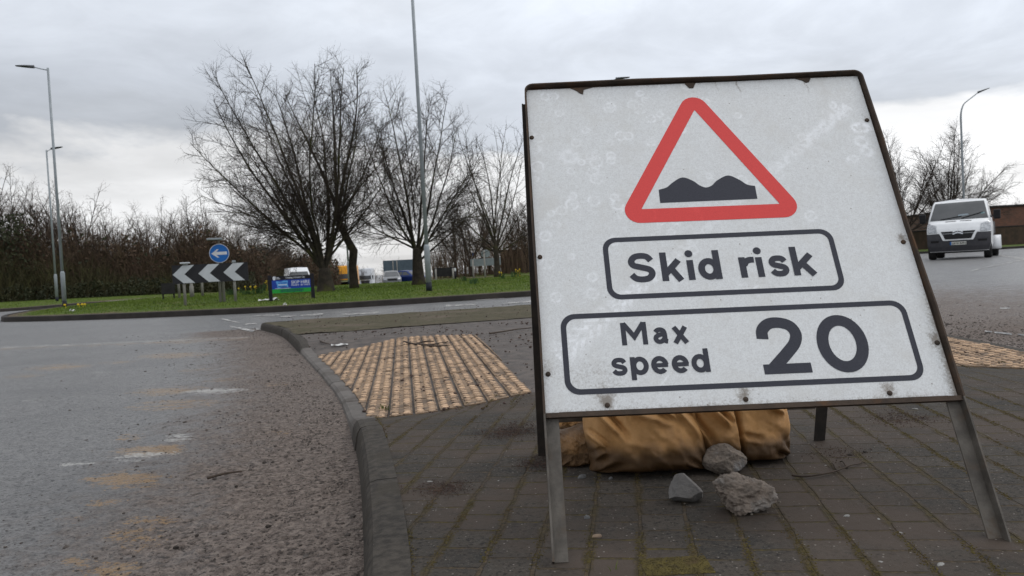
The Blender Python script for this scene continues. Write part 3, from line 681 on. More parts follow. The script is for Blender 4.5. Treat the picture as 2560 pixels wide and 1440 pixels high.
# lettering drawn as strokes
def stroke(P, w_, closed=False):
    P = np.array(P, float); 
    if closed: P = np.vstack([P, P[0]])
    d = np.diff(P, axis=0); d /= np.linalg.norm(d, axis=1)[:, None]+1e-12; n_ = np.column_stack([-d[:, 1], d[:, 0]])
    N_ = np.zeros_like(P)
    for i in range(len(P)):
        if closed and i in (0, len(P)-1): a, b_ = n_[-1], n_[0]
        else: a, b_ = n_[max(i-1, 0)], n_[min(i, len(n_)-1)]
        mm = a+b_; l = np.linalg.norm(mm); mm = mm/l if l > 1e-6 else a; N_[i] = mm/max(.45, mm@b_)
    return (P+N_*w_/2, P-N_*w_/2)
def arc(cx_, cy_, rx, ry, a, b_, n=22): return [(cx_+rx*math.cos(rad(t)), cy_+ry*math.sin(rad(t))) for t in np.linspace(a, b_, n)]
GL = []
def S_gl(x0, x1, y0, y1, w_):
    n = [(.97, .78), (.80, .95), (.50, 1.0), (.20, .95), (.045, .77), (.14, .60), (.50, .505), (.87, .40), (.965, .22), (.80, .045), (.48, 0), (.19, .05), (.0, .21)]
    p = smooth_poly([(x0+w_*.45+(x1-x0-w_*.9)*a, y0+w_/2+(y1-y0-w_)*c_) for a, c_ in n], 6); GL.append(stroke(p, w_))
def k_gl(x0, x1, y0, yx, ya, w_):
    GL.append(stroke([(x0+w_/2, y0), (x0+w_/2, ya)], w_)); GL.append(stroke([(x0+w_*.6, y0+(yx-y0)*.34), (x1-w_*.62, yx)], w_*.98)); m_ = (x0+w_*.9, y0+(yx-y0)*.5)
    a = np.array([x0+w_*1.45, y0+(yx-y0)*.62]); GL.append(stroke([tuple(a), (x1-w_*.55, y0)], w_*1.0))
def i_gl(x, y0, yx, w_, dot):
    GL.append(stroke([(x, y0), (x, yx)], w_)); r_ = w_*.60; c_ = (x, dot); GL.append(([(c_[0]+r_*math.cos(t), c_[1]+r_*math.sin(t)) for t in np.linspace(0, 2*math.pi, 20)], [c_]*20))
def bowl(cx_, y0, yx, rx, w_): GL.append(stroke(arc(cx_, (y0+yx)/2, rx-w_/2, (yx-y0)/2-w_/2+.0006, 0, 360, 32)[:-1], w_, True))
def d_gl(x0, x1, y0, yx, ya, w_): bowl((x0+x1)/2-w_*.08, y0, yx, (x1-x0)/2-w_*.08, w_); GL.append(stroke([(x1-w_/2, y0), (x1-w_/2, ya)], w_))
def p_gl(x0, x1, y0, yx, yd, w_): bowl((x0+x1)/2+w_*.08, y0, yx, (x1-x0)/2-w_*.08, w_); GL.append(stroke([(x0+w_/2, yd), (x0+w_/2, yx)], w_))
def r_gl(x0, x1, y0, yx, w_):
    GL.append(stroke([(x0+w_/2, y0), (x0+w_/2, yx)], w_)); GL.append(stroke(smooth_poly([(x0+w_*.7, yx-w_*1.35), (x0+w_*1.15, yx-w_*.72), (x0+w_*1.75, yx-w_*.5), (x1, yx-w_*.5)], 5), w_))
def e_gl(x0, x1, y0, yx, w_):
    cx_, cy_ = (x0+x1)/2, (y0+yx)/2; rx, ry = (x1-x0)/2-w_/2, (yx-y0)/2-w_/2
    GL.append(stroke(arc(cx_, cy_, rx, ry, 2, 318, 32), w_)); GL.append(stroke([(x0+w_*.6, cy_-w_*.05), (x1-w_*.1, cy_-w_*.05)], w_*.85))
def a_gl(x0, x1, y0, yx, w_):
    W_, H_ = x1-x0, yx-y0; T = lambda q: [(x0+w_/2+(W_-w_)*a, y0+w_/2+(H_-w_)*c_) for a, c_ in q]
    GL.append(stroke(smooth_poly(T([(.04, .80), (.22, .96), (.48, 1.0), (.72, .88), (.79, .62), (.79, .30), (.84, .06), (1.02, .0)]), 6), w_))
    GL.append(stroke(smooth_poly(T([(.76, .60), (.45, .59), (.12, .46), (.02, .25), (.14, .05), (.38, 0), (.62, .10), (.78, .30)]), 6), w_*.95))
def x_gl(x0, x1, y0, yx, w_): h_ = w_*.62; GL.append(stroke([(x0+h_, y0), (x1-h_, yx)], w_*1.0)); GL.append(stroke([(x0+h_, yx), (x1-h_, y0)], w_*1.0))
def M_gl(x0, x1, y0, y1, w_):
    GL.append(stroke([(x0+w_/2, y0), (x0+w_/2, y1)], w_)); GL.append(stroke([(x1-w_/2, y0), (x1-w_/2, y1)], w_)); c_ = (x0+x1)/2
    GL.append(stroke([(x0+w_*.55, y1-w_*.15), (c_, y0+(y1-y0)*.36), (x1-w_*.55, y1-w_*.15)], w_*1.02))
def letters(name, fn):
    GL.clear(); fn(); return strip_part(name, list(GL), SBLK)
w1 = .0182; b0, xh, as_ = .3565, .4195, .4450
def f1():
    S_gl(.2555, .330, b0-.001, .4465, w1); k_gl(.3455, .407, b0, xh, as_, w1); i_gl(.4265, b0, xh-.002, w1, .4375); d_gl(.447, .509, b0-.001, xh+.001, as_, w1)
def f1b():
    r_gl(.5605, .603, b0, xh, w1); i_gl(.616, b0, xh-.002, w1, .4375); S_gl(.641, .694, b0-.001, xh+.001, w1*.93); k_gl(.7045, .770, b0, xh, as_, w1)
letters('lettering', f1); letters('lettering', f1b)
w2 = .0130
def f2():
    M_gl(.2165, .2845, .175, .239, w2); a_gl(.299, .343, .1745, .2215, w2); x_gl(.348, .394, .175, .2205, w2)
def f2b():
    S_gl(.1825, .223, .0925, .1415, w2*.95); p_gl(.2315, .2785, .0925, .1415, .079, w2); e_gl(.285, .3295, .0925, .1415, w2); e_gl(.338, .3825, .0925, .1415, w2); d_gl(.389, .4355, .0925, .1415, .157, w2)
letters('lettering', f2); letters('lettering', f2b)
def f3():
    w3 = .0305
    GL.append(stroke(smooth_poly([(.5835, .176), (.5865, .200), (.605, .2175), (.632, .2205), (.660, .2105), (.672, .188), (.665, .163), (.644, .139), (.598, .0955)], 8), w3))
    GL.append(stroke([(.5715, .0925), (.694, .0925)], w3*.88))
    GL.append(stroke(arc(.7875, .155, .0655-w3/2, .080-w3/2, 0, 360, 48)[:-1], w3, True))
letters('lettering', f3)
for a, b_ in RIV:
    mb = MB(); r_ = .0068; ring = lambda q, y: [(a+q*math.cos(t), y, b_+Bq+q*math.sin(t)) for t in np.arange(12)*math.pi/6]
    P = np.array([ring(r_, -.004), ring(r_*.95, -.0068), ring(r_*.6, -.0082), ring(r_*.15, -.0086)]); P = np.concatenate([P, P[:, :1]], 1)
    mb.grid(P[::-1]); mb.build('rivet', RUST, plate, True)
for pts_ in ([(.142, PH), (.215, PH), (.185, PH-.008), (.181, PH-.026), (.172, PH-.022), (.160, PH-.010)], [(.50, PH), (.535, PH), (.525, PH-.020), (.512, PH-.020)], [(.845, PH), (.895, PH), (.886, PH-.016), (.876, PH-.018), (.868, PH-.010)]):
    mb = MB(); mb.prism(pts_, .0046, .0062, Matrix.Translation((0, 0, Bq))@Matrix.Rotation(rad(90), 4, 'X')); mb.build('rusty_tab', RUST, plate)
# rear frame: legs hinged at the top, falling away behind; flat crossbar low down
top = Vector((0, math.sin(LEAN)*(Lg-.03), math.cos(LEAN)*(Lg-.03))); bk_y = .972
ang_b = math.atan2(bk_y-top.y, top.z); Lb = top.z/math.cos(ang_b)
BM = Matrix.Translation(top)@Matrix.Rotation(ang_b, 4, 'X')
for sd_ in (-1, 1):
    mb = MB(); x = .004 if sd_ < 0 else W-.004
    s_ = -sd_
    xa, xb = sorted((x, x+s_*.040)); mb.box(xa, xb, .006, .010, -Lb, -.02)
    xa, xb = sorted((x, x+s_*.0045)); mb.box(xa, xb, .0102, .040, -Lb, -.02)
    o = mb.build('rear_leg', DARKST, root); place(o, BM)
mb = MB(); mb.box(.046, W-.046, .012, .017, -Lb+.128, -Lb+.152); o = mb.build('rear_crossbar', STEEL, root); place(o, BM)
mb = MB(); mb.box(.04, W-.04, .006, .010, -.060, -.02); o = mb.build('rear_top_bar', DARKST, root); place(o, BM)
# ------------------------------------------------------------------ sandbags
mt, k, b = newmat('sandbag_cloth'); co = k.obj()
wv = k.n('ShaderNodeTexWave', wave_type='BANDS', bands_direction='X'); k.put(wv.inputs['Vector'], co); wv.inputs['Scale'].default_value = 230
wv2 = k.n('ShaderNodeTexWave', wave_type='BANDS', bands_direction='Z'); k.put(wv2.inputs['Vector'], co); wv2.inputs['Scale'].default_value = 230
st = k.attr('soil_shade')  # soil and painted shade share one mask
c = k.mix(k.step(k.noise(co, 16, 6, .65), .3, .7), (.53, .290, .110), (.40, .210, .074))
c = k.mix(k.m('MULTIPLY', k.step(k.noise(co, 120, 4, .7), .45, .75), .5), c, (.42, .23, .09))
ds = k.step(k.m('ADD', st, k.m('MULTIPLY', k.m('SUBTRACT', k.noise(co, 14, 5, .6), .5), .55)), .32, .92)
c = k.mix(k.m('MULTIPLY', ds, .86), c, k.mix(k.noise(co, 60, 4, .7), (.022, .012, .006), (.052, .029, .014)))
k.put(b.inputs['Base Color'], c); b.inputs['Roughness'].default_value = .46; b.inputs['Specular IOR Level'].default_value = .3
hb = k.m('ADD', k.m('ADD', wv.outputs[1], wv2.outputs[1]), k.m('MULTIPLY', k.noise(co, 70, 5, .7), 3))
k.put(b.inputs['Normal'], k.bump(hb, .45, .0016))
BAG = mt
def sandbag(label, px, py, dy, w_, h_, t_, rz, lean, seed, soil_shade=.2, crease=None, fold=1.0, lines=(), shear=0.0, group='sandbags holding the sign down'):
    """filled cloth bag slumped on its long side; front faces -y"""
    n, m_ = 110, 84; U, V = np.meshgrid(np.linspace(-1, 1, n), np.linspace(-1, 1, m_), indexing='ij')
    au, av = np.abs(U), np.abs(V)
    gw = np.interp(V, [-1, -.86, -.6, -.2, .3, 1], [1.03, .965, .955, .985, .96, .84])
    X_ = w_/2*U*gw+shear*V+.010*np.sin(V*2.1+seed)*U; Z_ = h_/2*V*(1-np.where(V < 0, .035, .14)*(1-au**3)*(av**2))
    prof = ((1-au**3.4)*(1-av**np.where(V < 0, 5.0, 2.6))).clip(0)**.5
    sides = []
    for sg in (-1, 1):
        T = t_/2*prof*(1-.38*V-.12*V*V)
        # folds fanning from the corners, and soft billows
        wr = np.zeros_like(U)
        for (cu, cv, a0, s0) in ((-1, 1, .9, 1), (1, 1, .7, .8), (-1, -1, .6, .9), (1, -1, .7, .8)):
            r_ = np.hypot((U-cu)*1.2, V-cv); th_ = np.arctan2(V-cv, U-cu)
            wr += s0*.5*np.sin(th_*13+seed*2.1+cu*3+2*vnoise(U, V, 2, seed))*np.exp(-(r_/.75)**2)*np.clip(r_*3, 0, 1)
        bil = vnoise(U*1.4+sg*3, V, 1.6, seed+5, 3)-.5; rid = 1-np.abs(2*vnoise(U*1.1+V*.6+sg, V*.7-U*.3, 2.6, seed+9, 3)-1)
        T = T+fold*(.028*wr+.034*bil+.018*(rid-.6))*np.clip(prof*1.6, 0, 1)
        if crease is not None: T = T-.040*np.exp(-((U-crease-.05*V)/.035)**2)*np.clip(prof*2, 0, 1)
        for (ua, va, ub, vb, am, wd_) in lines:        # long cloth folds
            Lx, Ly = ub-ua, vb-va; LL = math.hypot(Lx, Ly); tt = ((U-ua)*Lx+(V-va)*Ly)/LL**2; dd = (-(U-ua)*Ly+(V-va)*Lx)/LL+.05*np.sin(tt*3+seed)
            en = np.clip(tt*6, 0, 1)*np.clip((1-tt)*3, 0, 1); T = T+am*en*(np.exp(-(dd/wd_)**2)-1.1*np.exp(-((dd-wd_*1.7)/(wd_*.8))**2))*np.clip(prof*2.5, 0, 1)
        fine = vnoise(U, V, 14, seed+2, 2)-.5; T = T+.004*fine*prof
        sides.append(sg*T)
    so_ = np.clip(soil_shade+1.7*np.clip(-V-.16, 0, 1)+.25*(1-prof), 0, 1)  # soil plus shade painted into the cloth, deepening down the bag
    P = [np.stack([X_, y, Z_+h_/2+.012*np.sin(U*2+seed)*(V > 0)*V], -1) for y in sides]
    mb = MB(); at_ = []
    for i, p in enumerate(P):
        z = p[..., 2]; p[..., 1] += lean*z
        sq = np.clip((.035-z)/.035, 0, 1); p[..., 1] += (i*2-1)*.012*sq*prof
        p[..., 2] = np.where(z < .004, .004, z)
        mb.grid(p if i == 0 else p[::-1]); at_.append(so_.ravel())
    mb.attr = dict(soil_shade=np.concatenate(at_))
    q = hit(px, py); o = mb.build('sandbag', BAG, None, True, (q.x, q.y+dy, q.z-.003)); o.rotation_euler = (0, 0, rz)
    md = o.modifiers.new('weld', 'WELD'); md.merge_threshold = .0012
    return tag(o, label, 'sandbag', group)
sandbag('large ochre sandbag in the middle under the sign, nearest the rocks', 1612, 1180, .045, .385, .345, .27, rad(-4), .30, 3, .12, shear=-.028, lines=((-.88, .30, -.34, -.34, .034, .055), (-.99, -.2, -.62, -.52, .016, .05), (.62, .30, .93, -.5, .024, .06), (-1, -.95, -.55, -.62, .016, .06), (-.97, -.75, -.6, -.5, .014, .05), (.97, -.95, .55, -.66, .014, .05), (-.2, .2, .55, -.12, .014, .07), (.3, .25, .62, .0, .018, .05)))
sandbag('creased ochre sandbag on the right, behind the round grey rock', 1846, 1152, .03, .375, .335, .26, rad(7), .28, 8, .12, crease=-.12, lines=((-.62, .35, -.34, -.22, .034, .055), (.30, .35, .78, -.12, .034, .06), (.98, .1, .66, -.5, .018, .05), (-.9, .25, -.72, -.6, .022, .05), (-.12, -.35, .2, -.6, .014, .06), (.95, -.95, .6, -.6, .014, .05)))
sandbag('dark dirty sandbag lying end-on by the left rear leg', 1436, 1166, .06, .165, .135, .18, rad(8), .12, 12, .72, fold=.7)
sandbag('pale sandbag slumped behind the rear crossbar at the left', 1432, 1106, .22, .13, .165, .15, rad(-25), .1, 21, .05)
# ------------------------------------------------------------------ rocks
def rockmat(name, c1, c2, c3, bumps):
    mt, k, b = newmat(name); co = k.obj()
    c = k.mix(k.step(k.noise(co, 28, 6, .7), .32, .68), c1, c2); c = k.mix(k.step(k.noise(co, 11, 5, .65), .52, .70), c, c3)
    c = k.mix(k.m('MULTIPLY', k.step(k.noise(co, 110, 4, .75), .62, .74), .7), c, (.05, .047, .045))
    k.put(b.inputs['Base Color'], c); b.inputs['Roughness'].default_value = .85
    h = k.m('ADD', k.noise(co, 55, 6, .72), k.m('MULTIPLY', k.vor(co, 60), -.6)); k.put(b.inputs['Normal'], k.bump(h, .8, bumps)); return mt
RK1 = rockmat('rough_concrete_rock', (.26, .21, .17), (.12, .098, .08), (.29, .27, .25), .010)
RK2 = rockmat('round_stone', (.24, .198, .16), (.13, .108, .09), (.25, .25, .25), .012)
RK3 = rockmat('split_slate_stone', (.165, .156, .148), (.135, .128, .122), (.18, .155, .13), .002)
def rock(name, lab, m_, px, py, size, rz, seed, planes, amp, sub=6, back=.5, hump=(0, 0, 1, 0)):
    bm = bmesh.new(); bmesh.ops.create_icosphere(bm, subdivisions=sub, radius=1)
    for v in bm.verts:
        p = v.co.copy(); r_ = 1+.10*mnoise.noise(p*1.1+Vector((seed, 0, 0)))
        p *= r_
        for n_, d_ in planes:
            n_ = Vector(n_).normalized(); e_ = p.dot(n_)-d_
            if e_ > 0: p -= n_*e_*.94
        p += Vector(hump[:3]).normalized()*hump[3]*math.exp(-((p.normalized()-Vector(hump[:3]).normalized()).length/.5)**2)
        q = p+p.normalized()*(.16*amp*(abs(mnoise.noise(p*9+Vector((seed, 1, 2))))+.5*mnoise.noise(p*19)))+p.normalized()*amp*(mnoise.fractal(p*3.2+Vector((0, seed, 0)), 1.0, 2.1, 5)+.5*abs(mnoise.noise(p*7+Vector((seed, seed, 0)))))
        v.co = (q.x*size[0], q.y*size[1], q.z*size[2])
    zm = min(v.co.z for v in bm.verts)
    for v in bm.verts: v.co.z = max(v.co.z-zm*.86, .0)
    me = bpy.data.meshes.new(name); bm.to_mesh(me); bm.free(); me.shade_smooth(); me.materials.append(m_)
    q = hit(px, py); o = bpy.data.objects.new(name, me); C.objects.link(o); o.location = (q.x, q.y+size[1]*back, q.z+.001); o.rotation_euler = (0, 0, rz)
    return tag(o, lab, 'rock', 'loose rocks in front of the sandbags')
rock('rock', 'rounded brownish grey stone resting against the sandbags, farthest back', RK2, 1818, 1188, (.070, .060, .047), .3, 2, [((-.75, -.3, .85), .66), ((.6, -.4, .75), .74), ((.2, -1, .15), .78)], .07)
rock('rock', 'smooth flat faced grey stone with a pointed top, left of the three', RK3, 1722, 1264, (.056, .042, .047), -.1, 5, [((.16, -.86, .50), .34), ((-.92, -.25, .35), .60), ((.78, .0, .64), .50), ((.55, -.6, -.55), .62), ((-.2, -.5, -.85), .6), ((.9, -.2, -.1), .78)], .038)
rock('rock', 'largest lumpy rock, rough concrete, nearest of the three', RK1, 1868, 1290, (.077, .058, .055), .12, 9, [((.45, .0, .9), .66), ((-.98, 0, -.35), .70), ((.1, -1, .1), .75), ((.05, -.2, 1), .80)], .17, 6, hump=(-.75, -.25, .62, .34))
# ------------------------------------------------------------------ small litter one can point to
CHIP = mat('pale_stone_chip', (.25, .245, .23), (.16, .158, .15), 60, .6); CLOD = mat('dark_clod', (.030, .026, .023), (.055, .045, .038), 70, .95, 0, .003, 200); BROWN = mat('brown_pebble', (.26, .19, .13), (.18, .13, .095), 60, .7); SLATE = mat('grey_pebble', (.14, .14, .14), (.09, .09, .09), 60, .7)
def chip(name, lab, cat, m_, px, py, sx, sy, sz, rz, seed, group):
    bm = bmesh.new(); bmesh.ops.create_icosphere(bm, subdivisions=2, radius=1); r_ = random.Random(seed)
    pl = [(Vector((r_.uniform(-1, 1), r_.uniform(-1, 1), r_.uniform(-.3, .8))).normalized(), r_.uniform(.45, .8)) for _ in range(7)]
    for v in bm.verts:
        p = v.co
        for n_, d_ in pl:
            e_ = p.dot(n_)-d_
            if e_ > 0: p = p-n_*e_
        v.co = (p.x*sx, p.y*sy, max(p.z, -.5)*sz+sz*.45)
    me = bpy.data.meshes.new(name); bm.to_mesh(me); bm.free(); me.materials.append(m_)
    q = hit(px, py); o = bpy.data.objects.new(name, me); C.objects.link(o); o.location = (q.x, q.y, q.z+.003); o.rotation_euler = (0, 0, rz)
    return tag(o, lab, cat, group)
GC = 'pale chips scattered on the paving'
for i, (lab, px, py, s) in enumerate([('pale flat chip on the paving, right of the largest rock', 2118, 1294, .014), ('small bluish white chip beside the flat pale chip', 2196, 1302, .011), ('pale wedge shaped chip at the bottom edge, left of its pair', 2203, 1412, .015), ('larger pale chip at the bottom edge near the right leg foot', 2354, 1418, .017),
        ('white shell-like chip on the paving behind the right leg', 2286, 1025, .019), ('small white pebble under the curled twig', 2063, 1168, .010), ('tiny pale pebble above the flat pale chip', 2212, 1258, .009), ('white chip on the paving left of the sign', 1076, 1207, .013), ('pinkish pale chip on a mossy joint left of the sign', 1246, 1205, .010), ('white chip on the brown road edge left of the kerb', 748, 1064, .015),
        ('small cream pebble at the foot of the right leg', 2300, 1385, .008), ('pale pebble near the bottom, between the two wedge chips', 2252, 1336, .008)]):
    chip('stone_chip', lab, 'stone chip', CHIP, px, py, s*.9, s*.5, s*.24, i*1.3, 40+i, GC)
GP = 'pebbles near the front left leg'
chip('pebble', 'brown rounded pebble on the paving right of the left front leg', 'pebble', BROWN, 1492, 1347, .015, .010, .009, .3, 61, GP)
chip('pebble', 'grey flat pebble in front of the large sandbag', 'pebble', SLATE, 1455, 1198, .020, .013, .010, .2, 62, GP)
chip('pebble', 'tiny pale grey pebble right of the flat grey pebble', 'pebble', SLATE, 1526, 1201, .009, .007, .007, .2, 63, GP)
chip('pebble', 'dark grey pebble above the brown pebble', 'pebble', SLATE, 1466, 1300, .011, .009, .008, .2, 64, GP)
GD = 'dark clods on the paving and road'
for i, (lab, px, py, s) in enumerate([('black clod at the end of the curled twig, left one', 2124, 1142, .014), ('black clod at the end of the curled twig, right one', 2162, 1134, .015), ('dark clod on the road below the road twig', 590, 1220, .016), ('dark clod on the road near the bottom edge', 440, 1375, .016), ('dark clod on the muddy road nearest the kerb', 670, 1322, .016), ('black lump of dirt on the far end of the left blister paving', 1048, 852, .03), ('dark clod on the road left of the others, by the bottom edge', 492, 1343, .013)]):
    chip('dirt_clod', lab, 'dirt clod', CLOD, px, py, s*.68, s*.55, s*.45, i*.9, 80+i, GD)
TW = mat('dead_twig', (.075, .055, .042), (.045, .034, .027), 40, .85)
def twig(lab, chains, r_):
    mb = MB(); P0 = hit(*chains[0][0])
    for ch in chains:
        p = [hit(*q)-P0 for q in ch]; p = [Vector((a.x, a.y, a.z+.005+r_*1.3+.006*abs(math.sin(i*1.7+len(ch))))) for i, a in enumerate(p)]
        p = smooth_poly([tuple(a) for a in p], 5); mb.tube(p, np.linspace(r_, r_*.5, len(p)), 6)
    return tag(mb.build('twig', TW, None, True, tuple(P0)), lab, 'twig', 'fallen twigs')
twig('curled forked twig lying right of the rocks', [[(1980, 1199), (2010, 1202), (2050, 1198), (2090, 1187), (2125, 1176), (2150, 1166), (2156, 1158)], [(2092, 1184), (2084, 1172), (2080, 1166)], [(2118, 1177), (2108, 1166), (2100, 1162)]], .0034)
twig('long thin twig on the muddy path beside the sign', [[(1224, 839), (1262, 833), (1296, 828), (1332, 824)]], .010)
twig('tangled twig on the far end of the left blister paving', [[(1010, 860), (1040, 866), (1075, 868), (1120, 860)], [(1040, 866), (1060, 860), (1085, 858)], [(1070, 869), (1095, 872), (1130, 868)]], .011)
twig('short twig with a clod on the muddy road', [[(520, 1206), (552, 1196), (580, 1192), (606, 1187)]], .006)
twig('thin twig on the path left of the blister paving', [[(800, 856), (812, 862), (824, 864)]], .008)
twig('thin twig in front of the round stone', [[(1660, 1183), (1690, 1186), (1716, 1184), (1738, 1177)]], .0018)
PAPER = mat('white_litter', (.70, .70, .68), (.58, .58, .57), 20, .7)
mb = MB(); q0 = hit(852, 868)
P = np.array([[(hit(828+i*8.4, 869-i*.7-j*1.2)-q0)+Vector((0, 0, .018+.008*math.sin(i*2+j))) for i in range(6)] for j in range(3)]); mb.grid(P)
o = mb.build('plastic_strip', PAPER, None, True, tuple(q0)); sd_ = o.modifiers.new('s', 'SOLIDIFY'); sd_.thickness = .003; tag(o, 'thin white plastic strip on the blister paving', 'litter')
# ------------------------------------------------------------------ loose grit (uncountable)
def grit(name, pts, sizes, m_, lab, seed):
    rng = np.random.RandomState(seed); bm = bmesh.new(); bmesh.ops.create_icosphere(bm, subdivisions=1, radius=1)
    bv = np.array([v.co[:] for v in bm.verts]); bf = np.array([[v.index for v in f.verts] for f in bm.faces]); bm.free()
    n = len(pts); V = bv[None]*(1+.5*(rng.rand(n, len(bv), 1)-.5))*np.array(sizes)[:, None, None]*(np.array([1, .8, .55])+.3*(rng.rand(n, 1, 3)-.5))
    th_ = rng.rand(n)*6.28; c_, s_ = np.cos(th_)[:, None], np.sin(th_)[:, None]
    V = np.stack([V[..., 0]*c_-V[..., 1]*s_, V[..., 0]*s_+V[..., 1]*c_, V[..., 2]], -1)+np.array(pts)[:, None]
    F = (bf[None]+(np.arange(n)*len(bv))[:, None, None]).reshape(-1, 3)
    mb = MB(); mb.v = [V.reshape(-1, 3)]; mb.f = F.tolist(); mb.n = n*len(bv)
    return tag(mb.build(name, m_, None, False), lab, name.replace('_', ' '), kind='stuff')
rng = np.random.RandomState(7); P, S = [], []
while len(P) < 9000:
    y = 1.0+rng.rand()**1.5*11.5; kx = float(np.interp(y, [p[1] for p in KERB], [p[0] for p in KERB])); x = kx-.02-rng.exponential(.30)*(1+.09*y)
    if vnoise(x, y, 2.2, 11) < .43 and rng.rand() < .75: continue
    P.append((x, y, float(road(x, y))-.0005)); S.append((.0020+.0034*rng.rand()**2+(.007*rng.rand() if rng.rand() < .04 else 0))*(1+.07*y))
while len(P) < 12500:
    y = 2.5+rng.rand()*9; rx_ = float(np.interp(y, [p[1] for p in RKERB], [p[0] for p in RKERB])); x = rx_+.03+rng.exponential(.5)
    P.append((x, y, float(road(x, y))+.001)); S.append((.003+.004*rng.rand()**2+(.012*rng.rand() if rng.rand() < .06 else 0))*(1+.08*y))
GRIT1 = mat('road_grit', (.085, .070, .062), (.050, .043, .039), 30, .85, c3=(.14, .12, .104), s3=14)
grit('road_grit', P, S, GRIT1, 'loose brown grit swept along the kerbs', 1)
P, S = [], []
while len(P) < 700:                                                     # dirt on the blister paving and path
    x, y = rng.uniform(-2.4, .6), rng.uniform(3.7, 9.2); kx = float(np.interp(y, [p[1] for p in KERB], [p[0] for p in KERB]))
    if x < kx+.1 or vnoise(x, y, 1.7, 4) < .46: continue
    P.append((x, y, float(split_z(x, y))+.014)); S.append(.004+.012*rng.rand()**3)
for _ in range(160):
    x, y = rng.uniform(2.4, 3.4), rng.uniform(4.3, 6.2); P.append((x, y, float(split_z(x, y))+.014)); S.append(.004+.012*rng.rand()**3)
while len(P) < 1250:
    x, y = rng.uniform(-4, .6), rng.uniform(8.6, 13); kx = float(np.interp(y, [p[1] for p in KERB], [p[0] for p in KERB]))
    if x < kx+.1 or not inside(SPLIT, x, y): continue
    P.append((x, y, float(split_z(x, y))+.02+.04*(y > 9.6))); S.append(.004+.011*rng.rand()**3)
for cx_, cy_, n_, sp_ in ((1270, 1085, 1500, .045), (1110, 1226, 900, .032), (1300, 1068, 500, .05), (2250, 1050, 900, .055), (1345, 1165, 600, .03), (2100, 1140, 300, .04), (1400, 1165, 400, .03)):
    q = hit(cx_, cy_)
    for _ in range(n_):
        x, y = q.x+rng.randn()*sp_*1.4, q.y+rng.randn()*sp_*1.3; P.append((x, y, float(split_z(x, y))+.006+.004*rng.rand())); S.append(.0010+.0022*rng.rand()**2)
GRIT2 = mat('leaf_crumbs', (.075, .048, .040), (.045, .032, .028), 50, .95, c3=(.095, .062, .046), s3=20)
grit('leaf_crumbs', P, S, GRIT2, 'dark crumbled leaves and dirt on the paving', 2)
P, S = [], []
while len(P) < 1700:
    x, y = rng.uniform(-.6, 3.2), 1.15+rng.rand()**1.3*5.5
    if vnoise(x, y, 2.6, 51) < .40+.25*rng.rand(): continue
    kx = float(np.interp(y, [p[1] for p in KERB], [p[0] for p in KERB]))
    if x < kx+.03: continue
    P.append((x, y, float(split_z(x, y))+.005)); S.append(.0008+.0013*rng.rand()**2+(.004*rng.rand() if rng.rand() < .03 else 0))
GRIT3 = mat('pale_grit', (.20, .175, .145), (.12, .105, .09), 40, .85, c3=(.34, .30, .25), s3=17)
grit('pale_grit', P, S, GRIT3, 'fine pale grit sprinkled over the block paving', 3)
# moss cushions in the paving joints (uncountable): low ragged humps of tiny leaves
rng = np.random.RandomState(12); P, S = [], []
ca, sa = math.cos(A8), math.sin(A8)
for line in range(-9, 34):
    v0 = line*.122
    for u0 in np.arange(1.0, 5.4, .008):
        if line == 33:
            y = u0-.5; x = float(np.interp(y, [p[1] for p in KERB], [p[0] for p in KERB]))+.133
            if y > 3.6 or vnoise(x, y, 2.2, 23) < .45: continue
            for _ in range(4): P.append((x+rng.randn()*.006, y+rng.randn()*.006, .007)); S.append(.0010+.0020*rng.rand())
            continue
        x = u0*sa+v0*ca; y = u0*ca-v0*sa
        kx = float(np.interp(y, [p[1] for p in KERB], [p[0] for p in KERB]))
        if x < kx+.16 or x > 3.1 or y > b1(x)-.05: continue
        q = float(vnoise(x, y, 1.9, 21))
        if q < .50 or rng.rand() > (q-.46)*4.5: continue
        for _ in range(5):
            o_ = rng.randn()*.0060; P.append((x+o_*ca+rng.randn()*.004, y-o_*sa+rng.randn()*.004, .0045)); S.append(.0010+.0020*rng.rand())
q = hit(1690, 1420)
for _ in range(3500):
    x, y = q.x+rng.uniform(-.075, .075), q.y+rng.uniform(-.05, .045); P.append((x, y, .005)); S.append(.0010+.0018*rng.rand())
MOSS = mat('joint_moss', (.092, .073, .022), (.052, .041, .015), 35, .95, c3=(.070, .046, .024), s3=6)
grit('moss', P, S, MOSS, 'olive moss growing in the joints of the paving', 4)
# blades of grass at two spots
GB = mat('grass_blade', (.075, .10, .022), (.10, .11, .035), 30, .8)
def tuft(lab, px, py, n, h_, seed):
    r_ = random.Random(seed); mb = MB(); q = hit(px, py)
    for _ in range(n):
        a = r_.uniform(0, 6.28); l = r_.uniform(.4, 1)*h_; w_ = l*.06; bx, by = r_.gauss(0, h_*.25), r_.gauss(0, h_*.25); dx, dy = math.cos(a)*l*.5, math.sin(a)*l*.5
        mb.grid(np.array([[(bx-w_, by, -.003), (bx+w_, by, -.003)], [(bx+dx*.4-w_*.8, by+dy*.4, l*.6), (bx+dx*.4+w_*.8, by+dy*.4, l*.6)], [(bx+dx-w_*.1, by+dy, l), (bx+dx+w_*.1, by+dy, l)]]))
    return tag(mb.build('grass_tuft', GB, None, False, tuple(q)), lab, 'grass tuft')
tuft('single thin blade tuft of grass between pavers near the bottom edge', 1537, 1430, 3, .03, 1)
tuft('small grass tuft at the near corner of the left blister paving', 965, 1030, 26, .05, 2)
